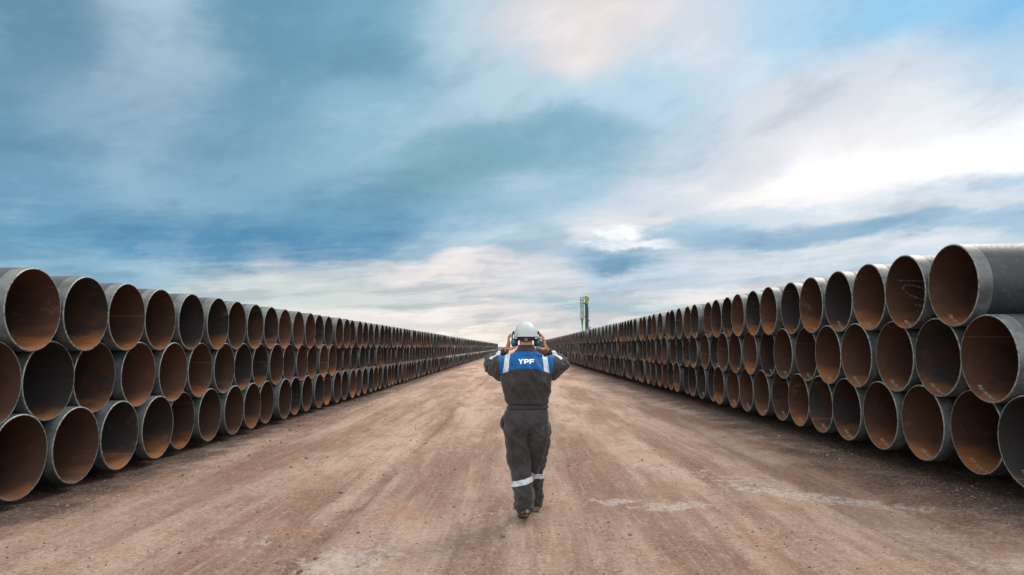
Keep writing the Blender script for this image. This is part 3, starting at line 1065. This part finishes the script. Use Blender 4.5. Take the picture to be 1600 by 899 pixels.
def tube(mb, pts, hint=(0, 1, 0), n=6, seg=20):
    """pts rows: x y z a b ; a = radius across the hint's perpendicular, b = along the hint"""
    Q = catmull(pts, n)
    C = [Vector(q[:3]) for q in Q]
    hint = Vector(hint)
    rings = []
    for i, q in enumerate(Q):
        d = (C[min(i + 1, len(C) - 1)] - C[max(i - 1, 0)]).normalized()
        u = d.cross(hint)
        if u.length < 1e-3:
            u = d.cross(Vector((1, 0, 0)))
        u.normalize()
        w = u.cross(d).normalized()
        rings.append([C[i] + u * (q[3] * math.cos(t_)) + w * (q[4] * math.sin(t_)) for t_ in [2 * math.pi * k / seg for k in range(seg)]])
    v = [tuple(p) for r in rings for p in r]
    f = []
    for i in range(len(rings) - 1):
        for k in range(seg):
            k2 = (k + 1) % seg
            f.append((i * seg + k, i * seg + k2, (i + 1) * seg + k2, (i + 1) * seg + k))
    v.append(tuple(C[0]))
    v.append(tuple(C[-1]))
    a, z = len(v) - 2, len(v) - 1
    L = (len(rings) - 1) * seg
    for k in range(seg):
        k2 = (k + 1) % seg
        f.append((a, k2, k))
        f.append((z, L + k, L + k2))
    mb.add(v, f)


def ellipsoid(mb, c, r, nu=20, nv=12, rot=None):
    v, f = [], []
    for j in range(nv + 1):
        th = math.pi * j / nv
        for i in range(nu):
            ph = 2 * math.pi * i / nu
            p = Vector((r[0] * math.sin(th) * math.cos(ph), r[1] * math.sin(th) * math.sin(ph), r[2] * math.cos(th)))
            if rot is not None:
                p = rot @ p
            v.append((c[0] + p.x, c[1] + p.y, c[2] + p.z))
    for j in range(nv):
        for i in range(nu):
            i2 = (i + 1) % nu
            f.append((j * nu + i, (j + 1) * nu + i, (j + 1) * nu + i2, j * nu + i2))
    mb.add(v, f)


def remesh(mb, voxel, smooth=2, name='body'):
    me = mesh_from(mb.v, mb.f, name)
    bm = bmesh.new()
    bm.from_mesh(me)
    bmesh.ops.remove_doubles(bm, verts=bm.verts[:], dist=1e-6)
    bmesh.ops.recalc_face_normals(bm, faces=bm.faces[:])
    bm.to_mesh(me)
    bm.free()
    ob = bpy.data.objects.new('tmp', me)
    COL.objects.link(ob)
    md = ob.modifiers.new('r', 'REMESH')
    md.mode = 'VOXEL'
    md.voxel_size = voxel
    if smooth:
        s = ob.modifiers.new('s', 'SMOOTH')
        s.factor = 0.5
        s.iterations = smooth
    dg = bpy.context.evaluated_depsgraph_get()
    out = bpy.data.meshes.new_from_object(ob.evaluated_get(dg))
    bpy.data.objects.remove(ob)
    out.name = name
    return out


def get_co(me):
    a = np.empty(len(me.vertices) * 3, np.float32)
    me.vertices.foreach_get('co', a)
    return a.reshape(-1, 3).astype(float)


def get_no(me):
    return np.array([tuple(n.vector) for n in me.vertex_normals])


def cut_region(src, planes, keep, lift, name, thick=0.0025):
    """copy the part of a surface for which keep(centre, normal) holds, cut crisply along the planes, lifted off it"""
    bm = bmesh.new()
    bm.from_mesh(src)
    for (co_, no_) in planes:
        bmesh.ops.bisect_plane(bm, geom=bm.verts[:] + bm.edges[:] + bm.faces[:], plane_co=co_, plane_no=no_, dist=1e-6)
    bm.normal_update()
    dead = [f for f in bm.faces if not keep(f.calc_center_median(), f.normal)]
    bmesh.ops.delete(bm, geom=dead, context='FACES')
    bm.normal_update()
    nn = {v: v.normal.copy() for v in bm.verts}
    for v in bm.verts:
        v.co += nn[v] * lift
    bound = [e for e in bm.edges if e.is_boundary]
    r = bmesh.ops.extrude_edge_only(bm, edges=bound)
    base = {}
    for v in r['geom']:
        if isinstance(v, bmesh.types.BMVert):
            # find the normal of the vertex it came from
            for e in v.link_edges:
                o = e.other_vert(v)
                if o in nn and (o.co - v.co).length < 1e-7:
                    base[v] = nn[o]
                    break
    for v, n_ in base.items():
        v.co -= n_ * (lift + thick)
    me = bpy.data.meshes.new(name)
    bm.to_mesh(me)
    bm.free()
    return me


PX, PY = 0.093, 6.86        # where the worker stands


def build_person():
    skin, t, b = new_mat('skin')
    pos = skin.node_tree.nodes.new('ShaderNodeTexCoord').outputs['Object']
    n = t.noise(pos, 40, 4, .6)
    t.l.new(t.mix(t.ss(n, .35, .65), (0.36, 0.155, 0.09), (0.47, 0.225, 0.14)), b.inputs['Base Color'])
    b.inputs['Roughness'].default_value = 0.5
    b.inputs['Subsurface Weight'].default_value = 0.08
    b.inputs['Subsurface Radius'].default_value = (0.02, 0.008, 0.004)

    def fabric(name, c0, c1):
        m, t, b = new_mat(name)
        pos = m.node_tree.nodes.new('ShaderNodeTexCoord').outputs['Object']
        n = t.noise(pos, 7, 6, .6)
        wv_ = t.noise(t.v('MULTIPLY', pos, (1, 1, 1.4)), 260, 2, .5)
        cr = t.noise(t.v('MULTIPLY', pos, (2.2, 2, 0.9)), 6, 3, .5, 1.2)
        c = t.mix(t.ss(n, .35, .68), c0, c1)
        t.l.new(c, b.inputs['Base Color'])
        b.inputs['Roughness'].default_value = 0.85
        b.inputs['Specular IOR Level'].default_value = 0.2
        b.inputs['Sheen Weight'].default_value = 0.15
        t.l.new(t.bump(t.m('ADD', t.m('MULTIPLY', cr, 1.0), t.m('MULTIPLY', wv_, .01)), 0.6, 0.04), b.inputs['Normal'])
        return m
    dark = fabric('dark_grey_cloth', (0.025, 0.0235, 0.025), (0.046, 0.0425, 0.044))
    blue = fabric('blue_cloth', (0.0015, 0.078, 0.24), (0.003, 0.110, 0.34))
    tape, t, b = new_mat('silver_tape')
    pos = tape.node_tree.nodes.new('ShaderNodeTexCoord').outputs['Object']
    n = t.noise(pos, 25, 4, .6)
    t.l.new(t.mix(t.ss(n, .4, .65), (0.40, 0.46, 0.52), (0.56, 0.60, 0.64)), b.inputs['Base Color'])
    b.inputs['Roughness'].default_value = 0.4
    white = paint('white_print', (0.85, 0.86, 0.88), 0.6, 0.03, 20)
    helmet_m = paint('white_helmet_shell', (0.40, 0.46, 0.46), 0.34, 0.05, 5)
    black = paint('black_plastic', (0.022, 0.023, 0.026), 0.5, 0.3, 20)
    greyp = paint('grey_plastic', (0.16, 0.20, 0.25), 0.45, 0.2, 20)
    teal = paint('teal_plastic', (0.010, 0.115, 0.185), 0.33, 0.2, 14)
    leather = paint('brown_leather', (0.075, 0.048, 0.034), 0.7, 0.4, 25, bump=.003)
    sole_m = paint('sole_rubber', (0.20, 0.135, 0.085), 0.8, 0.4, 25)
    hair_m = paint('dark_hair', (0.028, 0.022, 0.02), 0.7, 0.4, 60, bump=.004)
    eye_m = paint('eye_dark', (0.03, 0.02, 0.015), 0.2, 0.1, 20)
    lens_m = paint('safety_strap', (0.02, 0.02, 0.022), 0.6, 0.2, 20)

    # ---------------- body: one continuous figure, head, arms, hands with fingers, legs
    B = MB()
    ellipsoid(B, (0, .060, 1.770), (.077, .098, .108))
    ellipsoid(B, (0, .105, 1.700), (.058, .055, .062))
    tube(B, [(0, .010, 1.50, .075, .065), (0, .022, 1.60, .064, .062), (0, .038, 1.70, .062, .064), (0, .05, 1.76, .06, .07)], seg=18)
    # nose, brow, chin, lips, ears
    ellipsoid(B, (0, .165, 1.735), (.013, .018, .026))
    ellipsoid(B, (0, .158, 1.700), (.024, .008, .006))
    ellipsoid(B, (0, .156, 1.689), (.022, .008, .006))
    ellipsoid(B, (0, .145, 1.660), (.024, .018, .018))
    ellipsoid(B, (0, .140, 1.775), (.055, .018, .010))
    for s in (-1, 1):
        ellipsoid(B, (s * .080, .055, 1.735), (.010, .022, .032))
    # trunk
    tube(B, [(0, .0, .86, .15, .10), (0, 0, 1.0, .16, .11), (.01, 0, 1.15, .15, .10), (0, 0, 1.32, .17, .11), (0, 0, 1.45, .17, .10), (0, 0, 1.53, .11, .07)], seg=24)
    ARMS = {}
    for s in (-1, 1):
        sh = (s * .185, .005, 1.485)
        el_ = (s * .355, .215, 1.482)
        wr = (s * .190, .128, 1.612) if s < 0 else (s * .205, .125, 1.615)
        tube(B, [(s * .10, 0, 1.49, .05, .05), (*sh, .055, .055), ((sh[0] + el_[0]) / 2, (sh[1] + el_[1]) / 2, 1.475, .046, .046), (*el_, .040, .040)], (0, 0, 1), seg=14)
        tube(B, [(*el_, .040, .040), ((el_[0] * .62 + wr[0] * .38), el_[1] * .62 + wr[1] * .38, el_[2] * .62 + wr[2] * .38, .041, .041), (*wr, .024, .029)], (0, 0, 1), seg=14)
        ARMS[s] = wr
        # palm, its edge towards the viewer, pressed to the ear cup
        kx = s * .168 if s < 0 else s * .176
        tube(B, [(*wr, .024, .028), (s * .181 if s < 0 else s * .196, .110, 1.640, .021, .037), (kx + s * .004, .092, 1.675, .020, .045), (kx, .082, 1.703, .016, .044)], (0, 1, 0), seg=16)
        # four fingers curling over the cup towards the helmet
        if s < 0:
            F4 = [(.046, .072, .0088, -.020), (.070, .080, .0090, -.004), (.094, .075, .0086, .010), (.114, .060, .0076, .024)]
            for (fy, L, r, sp) in F4:
                bx = -.166
                tube(B, [(bx, fy + .004, 1.692, r * 1.25, r * 1.2), (bx - .006, fy + sp * .35, 1.700 + L * .42, r * 1.2, r * 1.15),
                         (bx + .004, fy + sp * .7, 1.700 + L * .74, r * 1.1, r * 1.05), (bx + .020, fy + sp * .9, 1.700 + L * .98, r * .92, r * .9)], (0, 1, 0), n=5, seg=10)
            tube(B, [(-.178, .085, 1.635, .015, .015), (-.172, .052, 1.628, .0125, .0135), (-.148, .016, 1.627, .0108, .0115), (-.116, -.008, 1.640, .0098, .0105), (-.094, -.018, 1.650, .0082, .009)], (0, 0, 1), n=5, seg=12)
        else:
            F4 = [(.040, .074, .0088, -.040, .048), (.064, .082, .0090, -.018, .022), (.090, .077, .0086, .004, .010), (.112, .062, .0076, .020, .006)]
            for (fy, L, r, sp, inn) in F4:
                bx = .174
                up = L if inn < .04 else L * .62
                tube(B, [(bx, fy + .004, 1.692, r * 1.25, r * 1.2), (bx + .004 - inn * .25, fy + sp * .35, 1.700 + up * .42, r * 1.2, r * 1.15),
                         (bx - .008 - inn * .6, fy + sp * .7, 1.700 + up * .74, r * 1.1, r * 1.05), (bx - .024 - inn * .62, fy + sp * .95, 1.700 + up * .96, r * .92, r * .9)], (0, 1, 0), n=5, seg=10)
            tube(B, [(.192, .085, 1.638, .015, .015), (.180, .050, 1.628, .0125, .0135), (.156, .014, 1.628, .0108, .0115), (.128, -.008, 1.638, .0098, .0105), (.106, -.018, 1.650, .0082, .009)], (0, 0, 1), n=5, seg=12)
    LEG = {-1: [(-.10, .0, .90), (-.085, .04, .68), (-.065, .08, .49), (-.035, .02, .28), (-.015, -.02, .10)],
           1: [(.10, .0, .90), (.105, .10, .68), (.095, .21, .49), (.090, .34, .28), (.102, .44, .09)]}
    for s in (-1, 1):
        q = LEG[s]
        rs = (.088, .078, .058, .050, .038)
        tube(B, [(*q[i], rs[i], rs[i]) for i in range(5)], (0, 1, 0), seg=16)
        ellipsoid(B, (q[4][0], q[4][1] + .06, .065), (.04, .11, .035))
    me = remesh(B, 0.0048, 1, 'person')
    person = link_mesh('person', me, [skin])
    person.location = (PX, PY, 0)
    tag(person, 'walking worker in dark coverall with blue yoke and white helmet, hands on ear defenders', 'person')
    for s in (-1, 1):
        e = MB()
        ellipsoid(e, (s * .030, .148, 1.752), (.011, .010, .009))
        e.build('eye', eye_m, person, smooth=True)

    # ---------------- coverall
    K = MB()
    tube(K, [(0, 0, .835, .13, .10), (.0, -.004, .875, .205, .145), (0, -.006, .93, .226, .158), (.010, -.002, 1.00, .214, .148), (.022, .004, 1.075, .190, .122),
             (.022, .002, 1.115, .205, .136), (.014, -.004, 1.20, .226, .150), (.004, -.008, 1.32, .250, .155), (.0, -.006, 1.42, .246, .150),
             (.0, 0, 1.50, .232, .130), (0, .004, 1.555, .188, .105), (0, .012, 1.60, .115, .090), (0, .016, 1.630, .082, .080), (0, .02, 1.668, .077, .078)], seg=40, n=8)
    for s in (-1, 1):
        wr = ARMS[s]
        tube(K, [(s * .10, .0, 1.475, .085, .085), (s * .195, .01, 1.468, .096, .102), (s * .275, .085, 1.456, .088, .106), (s * .345, .175, 1.466, .078, .090), (s * .374, .222, 1.482, .066, .072)], (0, 0, 1), seg=22)
        tube(K, [(s * .175, .0, 1.385, .06, .085), (s * .25, .06, 1.40, .05, .085), (s * .335, .18, 1.44, .045, .06)], (0, 0, 1), seg=18)
        mid_ = [(s * .355) * .5 + wr[0] * .5, .222 * .5 + wr[1] * .5, 1.478 * .5 + wr[2] * .5]
        tube(K, [(s * .366, .215, 1.488, .070, .072), (s * .332, .205, 1.522, .070, .070), (mid_[0], mid_[1], mid_[2], .060, .060), (wr[0] * .97 + s * .012, wr[1], wr[2] - .006, .040, .043)], (0, 0, 1), seg=20)
    LG = {-1: [(-.105, .0, .92, .118, .140), (-.100, .015, .80, .124, .140), (-.085, .04, .66, .118, .122), (-.068, .06, .52, .104, .105), (-.050, .03, .40, .097, .100),
               (-.032, .0, .26, .101, .104), (-.020, -.018, .12, .092, .102), (-.012, -.03, .060, .080, .096)],
          1: [(.112, .0, .92, .120, .140), (.115, .04, .80, .120, .135), (.116, .11, .66, .108, .118), (.100, .19, .52, .092, .104), (.088, .27, .40, .082, .098),
              (.090, .36, .26, .086, .102), (.098, .435, .13, .082, .100), (.104, .47, .055, .074, .096)]}
    for s in (-1, 1):
        tube(K, LG[s], (0, 1, 0), seg=26, n=7)
    ck = remesh(K, 0.0078, 5, 'coverall')
    # cloth folds
    co_ = get_co(ck)
    no_ = get_no(ck)
    x, y, z = co_[:, 0], co_[:, 1], co_[:, 2]

    def rid(a, b_, seed):
        n_ = fbm(a, b_, 3, seed)
        return np.clip(.55 - np.abs(n_) * 5.0, -1, 1)
    D = np.zeros(len(co_))
    back = sstep(z, 1.06, 1.16) * (1 - sstep(np.abs(x), .20, .28))
    # the folds fall from both shoulder blades towards the waist
    a1 = (x * .83 + z * .50)
    b1 = (-x * .50 + z * .83)
    D += back * .020 * rid(a1 * 8 + 3, b1 * 2.0, 3)
    a2 = (x * .80 - z * .55)
    D += back * .008 * rid(a2 * 9 + 9, (x * .55 + z * .8) * 2, 8)
    # gathers above and below the elastic waist
    waist = np.exp(-((z - 1.075) / .055) ** 2)
    ang = np.arctan2(y, x - .02)
    D += waist * .0042 * np.sin(ang * 34 + 3 * fbm(ang * 3, z * 6, 2, 5))
    D += -.012 * np.exp(-((z - 1.088) / .010) ** 2) - .010 * np.exp(-((z - 1.052) / .010) ** 2)
    # arms
    arm = sstep(np.abs(x), .22, .29) * (z > 1.2)
    D += arm * .015 * rid((np.abs(x) * .4 + z) * 11 + np.sign(x) * 4, (np.abs(x) - z * .4 + y) * 6, 12)
    D += arm * .007 * rid((np.abs(x) + y) * 22, z * 16, 15)
    # legs
    leg = 1 - sstep(z, .82, .98)
    lx = np.where((x < .02) & (y < .30), x + .07, x - .12)
    D += leg * .015 * rid(lx * 6 + np.where(lx == x + .07, 0, 7), (z + lx * .9) * 9, 18)
    D += leg * .012 * rid(lx * 12 + y * 6, z * 2.2 + np.where(lx == x + .07, 0, 5), 24)
    stack = (1 - sstep(z, .10, .30)) * sstep(z, .0, .09)
    D += stack * .013 * rid(lx * 4, (z - lx * .35) * 20, 31)
    D += .0045 * np.exp(-((z - .90) / .10) ** 2) * rid((z - np.abs(x) * .7) * 14, x * 6, 37)
    wrist_guard = (np.abs(x) < .25) & (z > 1.57)
    D = np.where(wrist_guard, D * .3, D)
    co_ += no_ * D[:, None] * 1.0
    ck.vertices.foreach_set('co', co_.astype(np.float32).ravel())
    ck.update()
    cover = link_mesh('coverall', ck, [dark], person)

    # yoke: blue panel over the shoulders, arched lower edge
    def arch(xx):
        ax_ = abs(xx)
        return 1.440 if ax_ < .09 else 1.440 - (ax_ - .09) * .36
    pl = [((0, 0, 1.440), (0, 0, 1)), ((.09, 0, 1.440), Vector((.36, 0, 1))), ((-.09, 0, 1.440), Vector((-.36, 0, 1))),
          ((.252, 0, 1.4), Vector((1, 0, -.10))), ((-.252, 0, 1.4), Vector((-1, 0, -.10))), ((0, .05, 1.4), Vector((0, 1, 0))), ((0, 0, 1.618), Vector((0, .25, 1)))]

    def in_yoke(c_, n_):
        if abs(c_.x) - (c_.z - 1.4) * .10 > .252 or c_.y > .05:
            return False
        lim = 1.440 - max(0, (abs(c_.x) - .09) * .36)
        return c_.z > lim and (c_.z - 1.618) + .25 * c_.y < 0
    ym = cut_region(ck, pl, in_yoke, .0022, 'back_yoke')
    yoke = link_mesh('back_yoke', ym, [blue], cover)
    # upright silver strips on the yoke
    for s in (-1, 1):
        x0, x1 = sorted((s * .168, s * .216))
        k_ = s * .10
        def in_s(c_, n_, x0=x0, x1=x1, k_=k_, s=s):
            xx = c_.x + (c_.z - 1.44) * k_
            return x0 < xx < x1 and c_.y < .035 and c_.z > 1.440 - (abs(c_.x) - .09) * .36 + .002
        pls = [((x0, 0, 1.44), Vector((1, 0, k_))), ((x1, 0, 1.44), Vector((1, 0, k_))), ((0, .035, 0), (0, 1, 0)), ((s * .09, 0, 1.442), Vector((s * .36, 0, 1)))]
        link_mesh('reflective_tape', cut_region(ck, pls, in_s, .0052, 'reflective_tape'), [tape], cover)
    # bands on the upper arms
    for s in (-1, 1):
        dn = Vector((s * .66, .75, 0)).normalized()
        c0 = Vector((s * .290, .110, 1.45))
        def in_a(c_, n_, s=s, dn=dn, c0=c0):
            d_ = (c_ - c0).dot(dn)
            return abs(d_) < .026 and c_.z > 1.525 and c_.x * s > .19 and (c_ - c0).length < .16
        link_mesh('reflective_tape', cut_region(ck, [(c0 + dn * .026, dn), (c0 - dn * .026, dn)], in_a, .0045, 'reflective_tape'), [tape], cover)
    # bands round the shins
    for s, zc, tilt in ((-1, .362, .26), (1, .378, -.12)):
        nrm = Vector((-tilt, .10 * (1 if s > 0 else -1) * 0 + .0, 1)).normalized()
        q = Vector((-.045, .0, zc)) if s < 0 else Vector((.09, .29, zc))
        def in_l(c_, n_, nrm=nrm, q=q, s=s):
            rt = c_.y >= .155 or c_.x > .075
            side_ok = (not rt) if s < 0 else rt
            return abs((c_ - q).dot(nrm)) < .025 and side_ok
        link_mesh('reflective_tape', cut_region(ck, [(q + nrm * .025, nrm), (q - nrm * .025, nrm)], in_l, .0045, 'reflective_tape'), [tape], cover)
    # collar
    def in_c(c_, n_):
        return 1.605 < c_.z < 1.664 and abs(c_.x) < .12
    link_mesh('collar', cut_region(ck, [((0, 0, 1.605), (0, 0, 1)), ((0, 0, 1.664), (0, 0, 1))], in_c, .006, 'collar', .004), [dark], cover)
    # waist belt
    def in_w(c_, n_):
        return 1.054 < c_.z < 1.086
    link_mesh('elastic_waist', cut_region(ck, [((0, 0, 1.054), (0, 0, 1)), ((0, 0, 1.086), (0, 0, 1))], in_w, .004, 'elastic_waist'), [dark], cover)
    # hip pocket flap
    pk = MB()
    tube(pk, [(-.205, .02, .985, .014, .03), (-.226, .02, .95, .020, .045), (-.232, .02, .89, .020, .045), (-.212, .02, .855, .016, .035)], (0, 1, 0), seg=12)
    pk.build('pocket', dark, cover, smooth=True)
    # seam between the shoulder blades' panel and the trousers' centre seam
    bvh = BVHTree.FromPolygons([tuple(v.co) for v in ym.vertices], [tuple(p.vertices) for p in ym.polygons])
    bvh2 = BVHTree.FromPolygons([tuple(v.co) for v in ck.vertices], [tuple(p.vertices) for p in ck.polygons])

    def on_back(px_, pz_, lift):
        h_ = bvh.ray_cast(Vector((px_, -1, pz_)), Vector((0, 1, 0)))
        if h_[0] is None:
            h_ = bvh2.ray_cast(Vector((px_, -1, pz_)), Vector((0, 1, 0)))
        return (px_, h_[0].y - lift, pz_)
    # letters Y P F, bold and wide; each a set of convex pieces on a 0..1 box
    T_, W_ = .27, 1.0
    LET = {
        'Y': [[(0, 1), (.31, 1), (.5, .66), (.5, .30), (.36, .46)], [(1, 1), (.69, 1), (.5, .66), (.5, .30), (.64, .46)], [(.36, .46), (.36, 0), (.64, 0), (.64, .46), (.5, .30)]],
        'P': [[(0, 0), (.29, 0), (.29, 1), (0, 1)], [(.29, 1), (.72, 1), (.72, .79), (.29, .79)], [(.29, .53), (.29, .32), (.72, .32), (.72, .53)],
              [(.72, 1), (.90, .92), (.97, .80), (.70, .79)], [(.97, .80), (.97, .52), (.70, .53), (.70, .79)], [(.97, .52), (.90, .40), (.72, .32), (.70, .53)]],
        'F': [[(0, 0), (.29, 0), (.29, 1), (0, 1)], [(.29, 1), (.95, 1), (.95, .77), (.29, .77)], [(.29, .60), (.88, .60), (.88, .38), (.29, .38)]],
    }
    ox = -.0765
    for ch in 'YPF':
        wdt = .050 if ch == 'Y' else .046
        bm = bmesh.new()
        for poly in LET[ch]:
            try:
                bm.faces.new([bm.verts.new((ox + a * wdt, 0, 1.486 + c_ * .046)) for (a, c_) in poly])
            except ValueError:
                pass
        bmesh.ops.triangulate(bm, faces=bm.faces[:])
        for _ in range(3):
            le = [e for e in bm.edges if e.calc_length() > .006]
            if le:
                bmesh.ops.subdivide_edges(bm, edges=le, cuts=1)
                bmesh.ops.triangulate(bm, faces=bm.faces[:])
        for v in bm.verts:
            v.co = on_back(v.co.x, v.co.z, .0035)
        lm = bpy.data.meshes.new('lettering')
        bm.to_mesh(lm)
        bm.free()
        link_mesh('lettering', lm, [white], cover)
        ox += wdt + .0055

    # ---------------- boots
    for s in (-1, 1):
        fx, fy = (-.012, -.03) if s < 0 else (.104, .46)
        U = MB()
        tube(U, [(0, -.075, .07, .030, .035), (0, -.055, .075, .040, .050), (0, .0, .078, .044, .052), (0, .07, .066, .047, .042), (0, .14, .052, .050, .032), (0, .195, .045, .040, .024), (0, .215, .042, .02, .014)], (0, 0, 1), seg=16)
        tube(U, [(0, -.025, .08, .046, .054), (0, -.030, .20, .046, .052)], (0, 1, 0), seg=16)
        L_ = MB()
        outl = [(-.036, -.085), (-.042, -.03), (-.036, .03), (-.050, .12), (-.042, .19), (-.015, .222), (.015, .222), (.042, .19), (.050, .12), (.038, .03), (.042, -.03), (.036, -.085), (.015, -.102), (-.015, -.102)]
        nn_ = len(outl)
        vv = [(a, c_, 0.0) for (a, c_) in outl] + [(a * .97, c_ * .985, .030) for (a, c_) in outl]
        ff = [tuple(range(nn_))[::-1], tuple(range(nn_, 2 * nn_))] + [(i, (i + 1) % nn_, nn_ + (i + 1) % nn_, nn_ + i) for i in range(nn_)]
        L_.add(vv, ff)
        tilt = rad(-20) if s < 0 else rad(8)
        piv = Vector((0, .16, 0)) if s < 0 else Vector((0, -.09, 0))
        M_ = Matrix.Translation(Vector((fx, fy, .004))) @ Matrix.Rotation(rad(6 if s < 0 else -8), 4, 'Z') @ Matrix.Translation(piv) @ Matrix.Rotation(tilt, 4, 'X') @ Matrix.Translation(-piv) @ Matrix.Diagonal((1.22, 1.08, 1.15, 1))
        U.v = [tuple(M_ @ Vector(v)) for v in U.v]
        L_.v = [tuple(M_ @ Vector(v)) for v in L_.v]
        bo = U.build('boot', leather, person, smooth=True)
        L_.build('sole', sole_m, bo, bevel=.003)

    # ---------------- helmet with ear defenders
    hv, hf = [], []
    NU, NV = 64, 22
    for j in range(NV + 1):
        tt_ = j / NV
        th = tt_ * math.pi / 2
        for i in range(NU):
            ph = 2 * math.pi * i / NU
            cx_, sy_ = math.cos(ph), math.sin(ph)
            r = math.sin(th) ** 0.86
            xx, yy = .118 * r * cx_, .146 * r * sy_
            zz_ = 1.742 + .150 * math.cos(th)
            # crown ridges running front to back
            for rx_ in (-.036, .036):
                zz_ += .0045 * math.exp(-((xx - rx_) / .007) ** 2) * (1 - tt_ ** 3)
            zz_ += .004 * (1 - tt_ ** 2) * (abs(xx) < .034)
            if tt_ > .93:
                k_ = (tt_ - .93) / .07
                xx *= 1 + .035 * k_
                yy *= 1 + (.035 + .20 * max(0, sy_) ** 2) * k_
            zz_ += -.10 * (yy) * .35 * (1 if yy > 0 else .6) * tt_
            hv.append((xx, yy + .058, zz_))
    for j in range(NV):
        for i in range(NU):
            i2 = (i + 1) % NU
            hf.append((j * NU + i, (j + 1) * NU + i, (j + 1) * NU + i2, j * NU + i2))
    hb = MB().add(hv, hf)
    bm = bmesh.new()
    hme = mesh_from(hb.v, hb.f)
    bm.from_mesh(hme)
    bmesh.ops.remove_doubles(bm, verts=bm.verts[:], dist=1e-5)
    bmesh.ops.recalc_face_normals(bm, faces=bm.faces[:])
    hm2 = bpy.data.meshes.new('helmet')
    bm.to_mesh(hm2)
    bm.free()
    helmet = link_mesh('helmet', hm2, [helmet_m], person)
    sm = helmet.modifiers.new('solid', 'SOLIDIFY')
    sm.thickness = .004
    sm.offset = -1
    MB().bar((-.085, -.047, 1.768), (-.083, -.055, 1.768), .005, seg=10).build('rivet', greyp, helmet)
    # nape cradle and its ratchet knob
    na = MB()
    seg_ = 28
    v_, f_ = [], []
    for i in range(seg_ + 1):
        a = rad(200) + rad(140) * i / seg_
        for (zz_, rr_) in ((1.752, .004), (1.700 + .012 * abs(math.cos(a)) * 1.5, .0)):
            v_.append((.083 * math.cos(a), .060 + .108 * math.sin(a) - rr_, zz_))
    for i in range(seg_):
        f_.append((2 * i, 2 * i + 1, 2 * i + 3, 2 * i + 2))
    na.add(v_, f_)
    nc = na.build('nape_strap', black, helmet, smooth=True)
    so = nc.modifiers.new('solid', 'SOLIDIFY')
    so.thickness = .007
    so.offset = 1
    MB().bar((0, -.052, 1.716), (0, -.072, 1.716), .017, .015, seg=20).build('ratchet_knob', greyp, nc)
    MB().bar((0, -.0725, 1.716), (0, -.0755, 1.716), .008, .007, seg=16).build('knob_centre', black, nc)
    for s in (-1, 1):
        c_ = MB()
        ellipsoid(c_, (s * .118, .052, 1.690), (.030, .040, .046), 24, 14)
        c_.v = [(x_ if x_ * s > .098 else s * .098, y_, z_) for (x_, y_, z_) in c_.v]
        cup = c_.build('ear_cup', teal, person, smooth=True)
        cu_ = MB()
        cu_.bar((s * .078, .052, 1.690), (s * .100, .052, 1.690), .034, .040, seg=24)
        cu_.build('cushion', black, cup, smooth=False, bevel=.004)
        ar = MB()
        tube(ar, [(s * .136, .054, 1.725, .006, .012), (s * .135, .056, 1.755, .007, .013), (s * .128, .058, 1.785, .008, .014), (s * .118, .058, 1.805, .006, .012)], (0, 1, 0), seg=10)
        ar.bar((s * .110, .058, 1.782), (s * .130, .058, 1.782), .012, .010, seg=12)
        ar.build('cup_arm', black, cup, smooth=True)
    # short hair under the helmet
    def in_h(c_, n_):
        return c_.z > 1.672 + max(0, (c_.y + .05)) * .9 and c_.y < .085 and abs(c_.x) < .086 and c_.z < 1.84
    link_mesh('hair', cut_region(me, [((0, .085, 0), (0, 1, 0))], in_h, .003, 'hair'), [hair_m], person)


build_person()
print('objects', len(bpy.data.objects))
